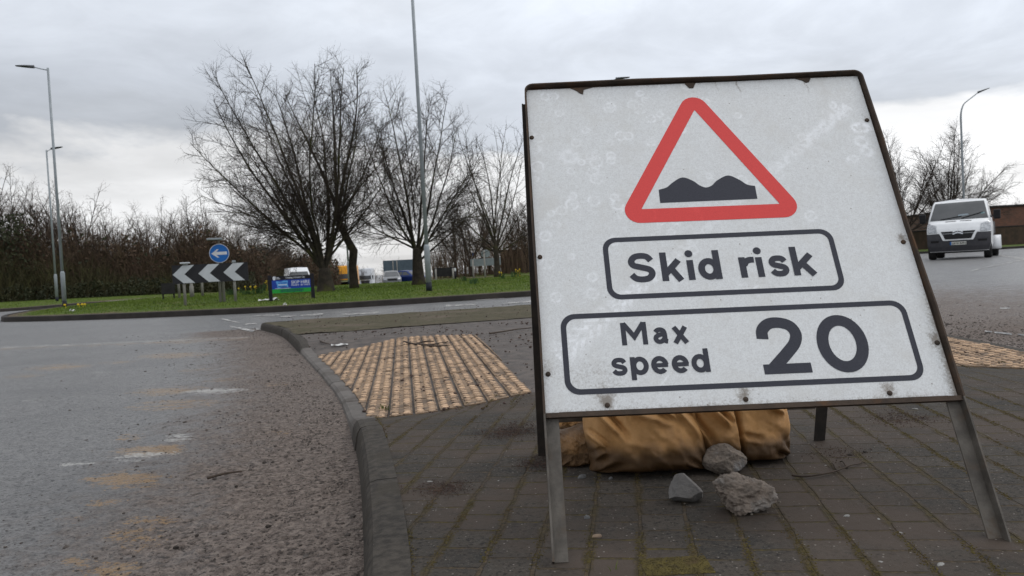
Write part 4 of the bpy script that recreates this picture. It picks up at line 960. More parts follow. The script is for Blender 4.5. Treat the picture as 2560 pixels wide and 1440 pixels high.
# ------------------------------------------------------------------ street furniture
GALV = mat('galvanised_grey', (.30, .33, .35), (.25, .275, .29), 3, .5, .1); LAMPH = mat('lantern_grey', (.055, .06, .065), (.08, .085, .09), 4, .5); BASEB = mat('black_root_band', (.012, .016, .022), None, 4, .6)
def lamp_post(lab, px, py, H, arm, arm_az, bend=False, base_h=1.45, Yd=None, band=True):
    q = hit(px, py) if Yd is None else on(px, Yd)
    r = thing('street_lamp', lab, 'street lamp', tuple(q), 0, 'street lamps around the junction')
    mb = MB(); mb.tube([(0, 0, .262), (0, 0, base_h), (0, 0, base_h+.07)], [.088, .088, .062], 16)
    dx, dy = math.sin(arm_az), math.cos(arm_az)
    mb.build('base', GALV, r, True)
    mb = MB(); mb.tube([(0, 0, -.05), (0, 0, .26)], [.089, .089], 16); mb.build('root_band', BASEB if band else GALV, r, True)
    mb = MB()
    if bend:
        pts = [(0, 0, base_h+.05), (0, 0, H*.5), (0, 0, H-1.5)]+[(dx*arm*.42*(1-math.cos(t)), dy*arm*.42*(1-math.cos(t)), H-1.5+1.0*math.sin(t)) for t in np.linspace(.15, 1.15, 6)]
        e = pts[-1]; pts.append((dx*arm, dy*arm, H)); mb.tube(pts, np.linspace(.062, .03, len(pts)), 12)
    else: mb.tube([(0, 0, base_h+.05), (0, 0, H)], [.060, .044], 12); 
    mb.build('column', GALV, r, True)
    if not bend:
        mb = MB(); mb.tube([(0, 0, H-.10), (dx*arm*.5, dy*arm*.5, H-.03), (dx*arm, dy*arm, H+.05)], [.022, .02, .02], 8); mb.build('arm', GALV, r, True)
    # lantern: flat canoe-shaped head
    L0 = np.array([dx*arm, dy*arm, H+.05 if not bend else H]); up = .10 if not bend else .34
    P = []
    for t in np.linspace(0, 1, 9):
        w_ = .15*math.sin(min(1, t*1.25+.1)*math.pi*.62)*(1-.55*t**3)+.02; th_ = .075*(1-t*.75)+.012
        c_ = L0+np.array([dx*t*.72, dy*t*.72, up*.72*t])
        P.append([c_+np.array([-dy*w_*math.cos(a), dx*w_*math.cos(a), th_*math.sin(a)*(1 if math.sin(a) > 0 else .6)]) for a in np.linspace(0, 2*math.pi, 13)])
    mb = MB(); P = np.array(P); mb.grid(P); n_ = 13
    mb.add(P[0], [tuple(range(12))]); mb.add(P[-1], [tuple(range(12))[::-1]]); mb.build('lantern', LAMPH, r, True)
    return r
lamp_post('tall grey street lamp nearest on the left, its flat lantern pointing left', 162, 767, 10.15, .55, rad(-95))
lamp_post('thinner street lamp farther left, behind the nearest left one', 143, 753, 9.3, .30, rad(95), base_h=1.6)
lamp_post('tall grey street lamp before the middle tree, cut off by the photo top', 1073, 728, 10.4, .55, rad(180), base_h=1.33)
q = lamp_post('street lamp whose lantern peeps over the top edge of the sign', 1541, 640, 9.8, .5, rad(82), Yd=38.)
q = lamp_post('slim street lamp with a bent arm behind the white tipper', 2417, 600, 9.6, 1.15, rad(85), True, Yd=45.)
lamp_post('distant street lamp half hidden by the leaning trunk', 873, 712, 8.6, .5, rad(90), Yd=47.)

CHW = mat('chevron_white', (.50, .52, .54), (.44, .46, .48), 3, .5); CHB = mat('chevron_black', (.014, .014, .017), (.020, .020, .023), 3, .45); POSTG = mat('pale_sign_post', (.27, .26, .235), (.21, .20, .18), 3, .7); BLUE = mat('sign_blue', (.010, .105, .36), (.012, .12, .40), 3, .4); WHT = mat('sign_white', (.62, .63, .64), None, 3, .45); DRK = mat('dark_board_back', (.016, .015, .016), (.025, .024, .024), 4, .6)
def facing(q, extra=0): return math.atan2(-q.x, q.y)*1.0+extra      # z-rotation turning -y toward the camera
# chevron board
q = hit(557, 757); cz = facing(q, rad(-3)); 
r = thing('chevron_sign', 'black and white chevron board with three white arrows pointing left', 'chevron sign', tuple(q), cz)
Yq = q.y; half = 1.20
def loc(px, py, root, rz=None, yoff=0):
    p = at(px, py, root.location.y+yoff)-root.location; return Matrix.Rotation(-root.rotation_euler[2], 3, 'Z')@p
c0, c1 = loc(435, 688, r), loc(620, 675, r); xl, xr = c0.x, c1.x; zb_, zt_ = (loc(520, 706, r).z), (loc(520, 660, r).z)
zm = (zb_+zt_)/2; hh = (zt_-zb_)/2
mb = MB(); mb.box(xl, xr, -.02, .02, zb_, zt_); mb.build('board', CHB, r)
wd = (xr-xl)
for i in range(3):
    x0 = xl+.015+i*wd*.330; a = hh*1.03; t = wd*.150
    mb = MB(); mb.prism([(x0, 0), (x0+a*.98, hh-.012), (x0+a*.98+t, hh-.012), (x0+t, 0), (x0+a*.98+t, -hh+.012), (x0+a*.98, -hh+.012)], .0215, .0245, Matrix.Translation((0, 0, zm))@Matrix.Rotation(rad(90), 4, 'X')); mb.build('chevron', CHW, r)
for px in (464, 587):
    x = loc(px, 730, r).x; mb = MB(); mb.tube([(x, .06, -.1), (x, .06, zt_+.03)], [.042, .042], 10); mb.build('post', POSTG, r, True)
x = loc(462, 650, r).x; mb = MB(); mb.box(x-.10, x+.16, -.14, .06, zt_+.035, zt_+.075); mb.box(x-.03, x+.10, -.02, .06, zt_+.0, zt_+.033); bevel(mb.build('lamp_housing', CHW, r), .008)
x = loc(584, 650, r).x; mb = MB(); mb.box(x-.05, x+.05, -.04, .06, zt_+.004, zt_+.07); bevel(mb.build('lamp_housing', GALV, r), .008)
# blue arrow sign on its own twin post
p = on(556, q.y+.55); p.z = q.z; r2 = thing('arrow_sign', 'round blue sign with a white arrow pointing left above the chevron board', 'traffic sign', tuple(p), cz)
cc = loc(548.5, 633.5, r2); rd = .285
mb = MB(); mb.prism([(rd*math.cos(t), rd*math.sin(t)) for t in np.arange(40)*math.pi/20], 0, .006, Matrix.Translation((cc.x, -.055, cc.z))@Matrix.Rotation(rad(90), 4, 'X')); mb.build('rim', CHW, r2)
mb = MB(); mb.prism([(rd*.94*math.cos(t), rd*.94*math.sin(t)) for t in np.arange(40)*math.pi/20], .0062, .009, Matrix.Translation((cc.x, -.055, cc.z))@Matrix.Rotation(rad(90), 4, 'X')); mb.build('disc', BLUE, r2)
ar = [(-.225, 0), (-.06, .125), (-.005, .125), (-.085, .045), (.215, .045), (.215, -.045), (-.085, -.045), (-.005, -.125), (-.06, -.125)]
mb = MB(); mb.prism(ar, .0092, .0105, Matrix.Translation((cc.x, -.055, cc.z))@Matrix.Rotation(rad(90), 4, 'X')@Matrix.Rotation(rad(1), 4, 'Z')); mb.build('arrow', WHT, r2)
for dx_ in (-.045, .06):
    mb = MB(); x = loc(556, 757, r2).x+dx_; mb.tube([(x, 0, -.1), (cc.x+dx_*.6, 0, cc.z+.30)], [.045, .04], 10); mb.build('post', POSTG, r2, True)
mb = MB(); z = cc.z+.40; mb.tube([(cc.x, 0, cc.z+.30), (cc.x, 0, z+.03)], [.025, .025], 8); mb.build('lamp_bracket', POSTG, r2, True)
mb = MB(); mb.box(cc.x-.32, cc.x+.10, -.22, .05, z+.005, z+.06); bevel(mb.build('lamp_housing', GALV, r2), .01)
# second chevron board seen from behind, and the low dark board left of it
p = on(476, 32.); r3 = thing('chevron_sign', 'black back of a second sign board standing behind the chevron board', 'chevron sign', tuple(p), facing(p, rad(12)))
a, b_ = loc(429, 700, r3), loc(600, 690, r3); zz = (loc(440, 709, r3).z, loc(440, 676, r3).z)
mb = MB(); mb.box(a.x, b_.x, -.02, .02, zz[0], zz[1]); mb.build('board', DRK, r3)
for px in (442, 509): x = loc(px, 720, r3).x; mb = MB(); mb.tube([(x, -.07, -.1), (x, -.07, zz[1])], [.05, .05], 10); mb.build('post', POSTG, r3, True)
x = loc(478, 720, r3).x; mb = MB(); mb.tube([(x, -.07, -.1), (x, -.07, .45), (x, -.07, .5), (x, -.07, zz[1])], [.09, .09, .06, .06], 10); mb.build('post', POSTG, r3, True)
p = on(420, 31.); r4 = thing('notice_board', 'low dark board on two short legs left of the chevron board', 'notice board', tuple(p), facing(p, rad(4)))
a, b_ = loc(403, 724, r4), loc(438, 722, r4); z0, z1 = loc(420, 735, r4).z, loc(420, 708, r4).z
mb = MB(); mb.box(a.x, b_.x, -.02, .02, z0, z1); mb.build('board', DRK, r4)
for x in (a.x+.05, b_.x-.05): mb = MB(); mb.box(x-.03, x+.03, .022, .07, -.1, z1-.02); mb.build('leg', DRK, r4)
# advertising board
p = hit(673, 752); p2 = hit(786, 748); mid_ = (p+p2)/2; r5 = thing('advertising_board', 'blue and green skip hire advertising board on two black posts', 'advertising board', (mid_.x, mid_.y, min(p.z, p2.z)), facing(mid_, rad(1)))
a, b_ = loc(671, 720, r5), loc(787, 715, r5); zt5 = (loc(675, 692, r5).z+loc(780, 686, r5).z)/2; z1 = (loc(676, 703, r5).z+loc(780, 694.5, r5).z)/2; z2 = (loc(676, 724.5, r5).z+loc(780, 717.5, r5).z)/2; z3 = (loc(676, 734, r5).z+loc(780, 728.5, r5).z)/2
SIGNN = mat('board_black', (.012, .011, .016), None, 4, .5); ADB = mat('board_blue', (.012, .045, .30), (.014, .05, .33), 2, .4); ADG = mat('board_green', (.02, .30, .045), (.02, .26, .04), 2, .45); ADT = mat('board_teal', (.015, .12, .085), None, 4, .5); ADL = mat('board_light_blue', (.12, .36, .72), (.08, .28, .62), 9, .5); ADW = mat('board_lettering', (.66, .68, .74), None, 4, .5)
for x in (a.x, b_.x-.10): mb = MB(); mb.box(x, x+.10, .0, .10, -.1, zt5+.03); bevel(mb.build('post', SIGNN, r5), .008)
pa, pb = a.x+.102, b_.x-.102
mb = MB(); mb.box(pa, pb, .01, .05, z1, zt5); mb.build('header_panel', SIGNN, r5)
mb = MB(); mb.box(pa, pb, .006, .05, z2, z1-.001); bp = mb.build('panel', ADB, r5)
mb = MB(); mb.box(pa, pb, .006, .05, z3, z2-.001); gp = mb.build('strip', ADG, r5)
def put_text(body, x0, x1, z0, z1, y, m_, parent, name='lettering', bold=0.0):
    v, f = text_geo(body); mb = MB(); mb.add(np.column_stack([x0+v[:, 0]*(x1-x0), np.full(len(v), y), z0+v[:, 1]*(z1-z0)]), f)
    return mb.build(name, m_, parent)
LW = pb-pa; H1 = z1-z2
put_text('SKIP HIRE', pa+LW*.50, pb-LW*.02, z2+H1*.52, z2+H1*.86, .004, ADW, r5); put_text('FROM 4 - 40 YARDS', pa+LW*.50, pb-LW*.02, z2+H1*.28, z2+H1*.45, .004, ADW, r5)
H0 = zt5-z1; put_text('Creating a Greener City', pa+LW*.36, pa+LW*.86, z1+H0*.18, z1+H0*.78, .008, ADW, r5)
mb = MB(); mb.prism(smooth_poly([(pa+LW*.035, z1+H0*.12), (pa+LW*.095, z1+H0*.12), (pa+LW*.10, z1+H0*.9), (pa+LW*.065, z1+H0*.97), (pa+LW*.03, z1+H0*.9)], 3, True), -.0095, -.0065, Matrix.Rotation(rad(90), 4, 'X')); mb.build('emblem', ADW, r5)
for k_, (x0, x1, zz_) in enumerate([(.115, .185, .58), (.115, .22, .28)]): mb = MB(); mb.box(pa+LW*x0, pa+LW*x1, .0075, .0095, z1+H0*zz_, z1+H0*(zz_+.12)); mb.build('lettering', ADW, r5)
lg = smooth_poly([(.11, .88), (.22, .80), (.30, .90), (.41, .88), (.40, .55), (.41, .18), (.28, .22), (.15, .10), (.13, .45)], 4, True)
mb = MB(); mb.prism([(pa+LW*x, z2+H1*z) for x, z in lg], -.0055, -.0025, Matrix.Rotation(rad(90), 4, 'X')); e_ = mb.build('emblem', ADL, r5)
for k_, (zz_, am) in enumerate([(.66, .05), (.46, .04), (.27, .04)]):
    mb = MB(); xs = np.linspace(.16, .385, 26); P = [[(pa+LW*x, .0018, z2+H1*(zz_+am*math.sin(x*150+k_*2)-.045)), (pa+LW*x, .0018, z2+H1*(zz_+am*math.sin(x*150+k_*2)+.045))] for x in xs]
    mb.grid(np.array(P).transpose(1, 0, 2)); mb.build('emblem', ADB if k_ != 1 else ADW, r5)
mb = MB(); mb.box(pa+LW*.07, pa+LW*.47, .0025, .005, z2+H1*.03, z2+H1*.075); mb.build('lettering', ADW, r5)
H2 = z2-z3; rr_ = random.Random(3); x = pa+LW*.21
while x < pa+LW*.78:                          # weathered, unreadable dark figures
    w_ = LW*rr_.uniform(.025, .04); mb = MB(); mb.box(x, x+w_, .0025, .0052, z3+H2*rr_.uniform(.1, .25), z3+H2*rr_.uniform(.78, .92)); mb.build('lettering', ADT, r5); x += w_+LW*.012
# distant sign backs and boards
GREYB = mat('sign_back_grey', (.22, .25, .26), (.18, .205, .21), 3, .6); DIRB = mat('direction_sign_back', (.085, .115, .135), (.065, .09, .11), 2, .6)
def panel_sign(name, lab, cat, px0, px1, py0, py1, Yd, m_, posts, zg=None, round_=False):
    pc = (px0+px1)/2; g_ = on(pc, Yd) if zg is None else Vector((at(pc, 700, Yd).x, Yd, zg)); r = thing(name, lab, cat, tuple(g_), facing(g_))
    a, b_ = loc(px0, (py0+py1)/2, r), loc(px1, (py0+py1)/2, r); z1_, z0_ = loc(pc, py0, r).z, loc(pc, py1, r).z
    mb = MB()
    if round_: mb.prism([(((a.x+b_.x)/2)+(b_.x-a.x)/2*math.cos(t), (z0_+z1_)/2+(z1_-z0_)/2*math.sin(t)) for t in np.arange(24)*math.pi/12], -.02, .0, Matrix.Rotation(rad(90), 4, 'X'))
    else: mb.box(a.x, b_.x, 0, .03, z0_, z1_)
    mb.build('panel', m_, r)
    for px in posts: x = loc(px, 690, r).x; mb = MB(); mb.tube([(x, -.05, -.3), (x, -.05, z1_-.05)], [.055, .055], 8); mb.build('post', POSTG, r, True)
    return r
panel_sign('direction_sign', 'large blue grey direction sign beyond the parked traffic', 'road sign', 958, 1036, 650, 680, 92., DIRB, (984, 994))
panel_sign('direction_sign', 'wide pale grey back of a road sign between the trees left of the A-frame', 'road sign', 1176, 1252, 646, 664, 50.5, GREYB, (1184,))
panel_sign('traffic_sign', 'round pale grey sign back on a post above the wide sign back', 'traffic sign', 1202, 1225, 624, 644, 49.5, GREYB, (1213,), round_=True)
panel_sign('traffic_sign', 'tiny round blue sign among the trees left of the A-frame', 'traffic sign', 1176, 1185, 631, 641, 62., BLUE, (1181,), round_=True)
panel_sign('notice_board', 'black board low on the grass right of the middle tree', 'notice board', 1084, 1137, 669.5, 691, 45., DRK, (1090, 1133))
# marker post, litter and daffodils on the mound
r = thing('marker_post', 'short white tipped post beside the black board', 'marker post', tuple(on(1139, 44.)))
mb = MB(); mb.tube([(0, 0, -.1), (0, 0, .48)], [.05, .05], 8); mb.build('post', SIGNN, r, True); mb = MB(); mb.tube([(0, 0, .481), (0, 0, .52), (0, 0, .66)], [.052, .056, .056], 8); mb.build('reflector', WHT, r, True)
def litter(lab, px, py, w_, seed):
    q = hit(px, py); rng_ = np.random.RandomState(seed); mb = MB(); n_ = 7
    P = np.zeros((n_, 4, 3))
    for i in range(n_):
        for j in range(4): P[i, j] = ((i/(n_-1)-.5)*w_, (j/3-.5)*w_*.35+.04*math.sin(i), .02+.09*abs(math.sin(i*1.9+j))*rng_.rand())
    mb.grid(P.transpose(1, 0, 2)); o = mb.build('litter', PAPER, None, True, tuple(q)); s_ = o.modifiers.new('s', 'SOLIDIFY'); s_.thickness = .006; return tag(o, lab, 'litter', 'litter on the grass')
litter('crumpled white plastic sheet on the grass under the advertising board', 672, 753, .55, 1); litter('small white scrap on the kerb edge below the advertising board', 713, 765, .10, 2); litter('white scrap on the grass near the left lamp', 182, 780, .16, 3)
DLEAF = mat('daffodil_leaf', (.035, .075, .022), (.05, .09, .03), 6, .7); DFL = mat('daffodil_yellow', (.75, .52, .03), (.80, .62, .05), 6, .7)
def daff(lab, px, py, n, nf, h_, seed, spread=.22):
    rn = random.Random(seed); q = hit(px, py); r = thing('daffodil_clump', lab, 'daffodils', tuple(q), 0, 'daffodil clumps on the mound')
    mb = MB()
    for _ in range(n):
        a = rn.uniform(0, 6.28); l = h_*rn.uniform(.6, 1); bx, by = rn.gauss(0, spread*.4), rn.gauss(0, spread*.4); dx, dy = math.cos(a)*l*.35, math.sin(a)*l*.35; w_ = .012
        mb.grid(np.array([[(bx-w_, by, -.03), (bx+w_, by, -.03)], [(bx+dx*.4-w_, by+dy*.4, l*.65), (bx+dx*.4+w_, by+dy*.4, l*.65)], [(bx+dx, by+dy, l*.95), (bx+dx+.004, by+dy, l*.95)]]))
    mb.build('leaves', DLEAF, r)
    for _ in range(nf):
        mb = MB(); x, y, z = rn.gauss(0, spread*.6), rn.gauss(0, spread*.6), h_*rn.uniform(.8, 1.15); R_ = .045
        mb.tube([(x, y, 0), (x, y, z)], [.006, .005], 5, False)
        pt = []
        for i in range(12): rr2 = R_*(1 if i % 2 == 0 else .45); pt.append((x+rr2*math.cos(i*math.pi/6), y-.03+.004*(i % 2), z+rr2*math.sin(i*math.pi/6)))
        mb.add(pt+[(x, y-.045, z)], [(i, (i+1) % 12, 12) for i in range(12)]); mb.tube([(x, y-.03, z), (x, y-.085, z)], [.018, .03], 8); mb.build('flower', DFL, r)
daff('dark green clump of daffodil leaves beside the right chevron post', 576, 738, 46, 0, .30, 1)
daff('small green daffodil clump between the chevron board and the advertising board', 620, 737, 26, 0, .24, 2)
daff('daffodil clump with three yellow flowers left of the advertising board', 648, 735, 34, 3, .34, 3, .3)
daff('tall yellow flowered daffodil clump against the advertising board post', 664, 727, 26, 4, .5, 4, .3)
daff('yellow daffodil clump right of the small tree', 1288, 693, 28, 3, .36, 5, .3); daff('pair of yellow daffodils at the foot of the small tree', 1257, 697, 16, 2, .30, 6)
daff('green daffodil clump on the grass right of the middle lamp', 1160, 703, 20, 0, .26, 7); daff('green daffodil clump left of the small tree', 1185, 710, 22, 0, .26, 8)
daff('low yellow daffodils on the grass right of the left lamp', 212, 768, 12, 4, .13, 9, .5); daff('yellow daffodils near the board, nearer the lawn', 604, 733, 14, 2, .26, 10)
# ------------------------------------------------------------------ vehicles
def paint(name, c, met=0.0, rough=.32): return mat(name, c, tuple(x*.93 for x in c), 3, rough, met)
GLASS = mat('vehicle_glass', (.035, .04, .045), (.05, .055, .06), 1.5, .14, 0, spec=.6); TYRE = mat('tyre_rubber', (.016, .016, .017), (.026, .025, .024), 20, .85); RIMM = mat('wheel_rim', (.30, .31, .32), None, 6, .4, .5); PLAST = mat('grey_bumper_plastic', (.045, .045, .051), (.056, .055, .06), 8, .6); BLKP = mat('black_trim', (.012, .012, .013), None, 8, .5)
HEADL = mat('headlight_lens', (.42, .44, .46), (.22, .23, .25), 14, .15, .2, spec=.8); PLATEW = mat('number_plate_white', (.62, .62, .58), None, 8, .5); CHROME = mat('chrome', (.62, .64, .66), None, 5, .2, .8)
class Car:
    def __init__(s, name, lab, cat, loc_, rz, prof, back, wf, rnd, group=None):
        s.r = thing(name, lab, cat, loc_, rz, group); s.prof = prof; s.back = back; s.wf = wf; s.rnd = rnd
        s.zb, s.zt = prof[0][1], prof[-1][1]
    def w(s, z): return np.interp(z, [p[0] for p in s.wf], [p[1] for p in s.wf])
    def F(s, u, z, off=0):
        z = np.asarray(z, float); u = np.asarray(u, float); y = np.interp(z, [p[1] for p in s.prof], [p[0] for p in s.prof])+np.interp(z, [p[0] for p in s.rnd], [p[1] for p in s.rnd])*np.abs(u)**3
        return np.stack([u*s.w(z)*(1+.0*off), y-off, z+off*.35*(z > s.zb+.5)], -1)
    def B(s, z): return np.interp(z, [p[1] for p in s.back], [p[0] for p in s.back])
    def body(s, m_):
        zs = np.unique(np.concatenate([np.linspace(s.zb, s.zt, 34), [p[1] for p in s.prof]])); us = np.linspace(-1, 1, 23)
        U, Z_ = np.meshgrid(us, zs, indexing='ij'); mb = MB(); mb.grid(s.F(U, Z_))
        ts = np.linspace(0, 1, 9)
        for sg in (-1, 1):
            f = s.F(np.full(len(zs), sg), zs); P = []
            for t in ts: q = f.copy(); q[:, 1] = f[:, 1]*(1-t)+s.B(zs)*t; q[:, 0] *= 1-.03*(abs(2*t-1)**4)*0; P.append(q)
            P = np.array(P); mb.grid(P if sg > 0 else P[::-1])
        tf = s.F(us, np.full(23, s.zt)); P = np.array([np.column_stack([tf[:, 0]*(1-.02*(t > .95)), tf[:, 1]*(1-t)+s.B(s.zt)*t, np.full(23, s.zt)+.05*np.sin(math.pi*min(1, t+.05))*(1-us**2)]) for t in ts]); mb.grid(P.transpose(1, 0, 2))
        Pb = np.array([[(u*s.w(z), s.B(z), z) for z in zs] for u in us]); mb.grid(Pb[::-1])
        o = mb.build('body', m_, s.r, True); md = o.modifiers.new('weld', 'WELD'); md.merge_threshold = .002
        try: o.data.set_sharp_from_angle(angle=rad(38))
        except Exception: pass
        s.b = o; return o
    def patch(s, name, cor, m_, off=.01, n=9, parent=None):
        """cor: (u,z) at lower-left, lower-right, upper-right, upper-left"""
        a, b_, c_, d_ = [np.array(q, float) for q in cor]; S_, T = np.meshgrid(np.linspace(0, 1, n), np.linspace(0, 1, n), indexing='ij')
        Q = (a*(1-S_[..., None])+b_*S_[..., None])*(1-T[..., None])+(d_*(1-S_[..., None])+c_*S_[..., None])*T[..., None]
        mb = MB(); P = s.F(Q[..., 0], Q[..., 1], off); mb.grid(P); return mb.build(name, m_, parent or s.r, True)
    def side(s, name, poly, m_, off=.008, sides=(-1, 1)):
        for sg in sides:
            mb = MB(); mb.add([(sg*(float(s.w(z))+off), y, z) for y, z in poly], [tuple(range(len(poly)))[::sg]]); mb.build(name, m_, s.r)
    def wheel(s, x, y, R_, wd=.22, dark=False):
        mb = MB(); prof = [(R_*.60, -wd/2), (R_*.93, -wd/2), (R_, -wd*.3), (R_, wd*.3), (R_*.93, wd/2), (R_*.60, wd/2)]; th_ = np.linspace(0, 2*math.pi, 29)
        P = np.array([[(x+o_, y+q*math.cos(t), R_+q*math.sin(t)) for t in th_] for q, o_ in prof]); mb.grid(P); ty = mb.build('wheel', TYRE, s.r, True)
        mb = MB(); sg = 1 if x > 0 else -1; xo = x+sg*wd*.36
        mb.add([(xo, y+R_*.6*math.cos(t), R_+R_*.6*math.sin(t)) for t in th_[:-1]]+[(xo+sg*.03, y, R_)], [(i, (i+1) % 28, 28) for i in range(28)]); mb.build('rim', RIMM, ty)
# white tipper van
VX, VY = at(2397, 646, 27.).x, 27.0
VP = (VX, VY, float(road(VX, VY)))
van = Car('pickup_van', 'white cab van with grey bumper and tipper bed coming round the bend', 'van', VP, rad(-35),
          [(.06, .27), (.0, .45), (-.02, .72), (.02, .92), (.09, 1.08), (.22, 1.26), (.48, 1.39), (1.12, 1.98), (1.34, 2.10)], [(2.25, .27), (2.28, 1.3), (2.2, 2.0), (2.05, 2.10)],
          [(.27, .93), (.5, 1.0), (1.1, 1.02), (1.4, .985), (2.0, .87), (2.10, .82)], [(.27, .20), (.9, .26), (1.3, .30), (1.45, .14), (2.1, .10)])
VW = paint('van_white_paint', (.76, .775, .79)); van.r.scale = (1.0, 1.0, 1.05); van.body(VW)
ws = van.patch('windscreen', [(-.94, 1.385), (.94, 1.385), (.915, 2.02), (-.915, 2.02)], GLASS, .012, 13)
van.patch('bumper', [(-1.0, .29), (1.0, .29), (1.0, .90), (-1.0, .90)], PLAST, .035, 21)
van.patch('grille_surround', [(-.47, .66), (.47, .66), (.64, 1.0), (-.64, 1.0)], VW, .055, 9)
gr = van.patch('grille', [(-.40, .705), (.40, .705), (.535, .955), (-.535, .955)], BLKP, .064, 9)
van.patch('grille_bar', [(-.49, .865), (.49, .865), (.495, .885), (-.495, .885)], RIMM, .072, 9, gr)
for s_ in (-1, 1):
    van.patch('headlight', [(s_*.67, .93), (s_*.985, .95), (s_*.985, 1.30), (s_*.70, 1.20)][::1 if s_ > 0 else 1], HEADL, .016, 7)
    van.patch('air_intake', [(s_*.62, .60), (s_*.88, .60), (s_*.88, .67), (s_*.60, .67)], BLKP, .042, 4)
    van.patch('bonnet_slot', [(s_*.06, 1.325), (s_*.42, 1.315), (s_*.42, 1.335), (s_*.06, 1.342)], PLAST, .008, 4)
for k_ in (0, 1):
    z0 = .845+k_*.075
    for s_ in (-1, 1): van.patch('emblem', [(0, z0+.045), (s_*.155, z0-.012), (s_*.155, z0+.028), (0, z0+.088)], CHROME, .082+k_*.002, 3)
np_ = van.patch('number_plate', [(-.255, .50), (.255, .50), (.255, .61), (-.255, .61)], PLATEW, .05, 5)
van.patch('badge_band', [(-.255, .501), (-.21, .501), (-.21, .609), (-.255, .609)], BLUE, .055, 3, np_)
v, f = text_geo('LR14 AFN'); mb = MB(); P = van.F(-.19+v[:, 0]*.42, .522+v[:, 1]*.068, .057); mb.add(P, f); mb.build('lettering', BLKP, np_)
mb = MB()
for a_, b_ in (((-.60, 1.405), (.10, 1.50)), ((.10, 1.42), (.80, 1.60))): p_ = van.F(np.linspace(a_[0], b_[0], 5), np.linspace(a_[1], b_[1], 5), .03); mb.tube(p_, .012, 5)
mb.build('wiper', BLKP, van.r)
van.patch('dashboard_paper', [(-.02, 1.50), (.34, 1.53), (.30, 1.575), (-.0, 1.56)], mat('paper_behind_glass', (.22, .27, .31), None, 3, .3), .014, 4); van.patch('tax_disc', [(.72, 1.54), (.86, 1.55), (.85, 1.60), (.72, 1.59)], mat('paper_disc', (.16, .26, .28), None, 3, .3), .014, 3)
van.side('side_window', [(.95, 1.42), (1.75, 1.42), (1.75, 1.95), (1.32, 1.95)], GLASS)
for s_ in (-1, 1):
    mb = MB(); mb.box(s_*1.10-.02 if s_ > 0 else -1.30, 1.30 if s_ > 0 else -1.08, .72, .86, 1.33, 1.66); o = mb.build('door_mirror', BLKP, van.r); bevel(o, .04, 3)
    mb = MB(); mb.tube([(s_*.95, .85, 1.42), (s_*1.12, .80, 1.45)], [.03, .03], 6); mb.build('mirror_arm', BLKP, van.r)
    van.wheel(s_*.88, .62, .34, .24); van.wheel(s_*.95, 4.35, .34, .30)
    mb = MB(); A = np.linspace(-.15, math.pi+.15, 14); P = np.array([[(s_*(.80+.40*q), 4.35-.47*math.cos(t), .34+.46*math.sin(t)) for t in A] for q in (0, 1)]); mb.grid(P); o = mb.build('mudguard', VW, van.r, True); sd_ = o.modifiers.new('s', 'SOLIDIFY'); sd_.thickness = .03
mb = MB(); mb.box(-.98, .98, 2.5, 5.3, .86, .98); mb.box(-.98, -.94, 2.5, 5.3, .98, 1.32); mb.box(.94, .98, 2.5, 5.3, .98, 1.32); mb.box(-.94, .94, 5.26, 5.3, .98, 1.32); mb.box(-.94, .94, 2.5, 2.54, .98, 1.75); mb.build('tipper_bed', PLAST, van.r)
mb = MB(); mb.box(-.45, .45, .9, 5.2, .42, .62); mb.box(-.75, .75, .3, .5, .22, .30); mb.build('chassis', BLKP, van.r)
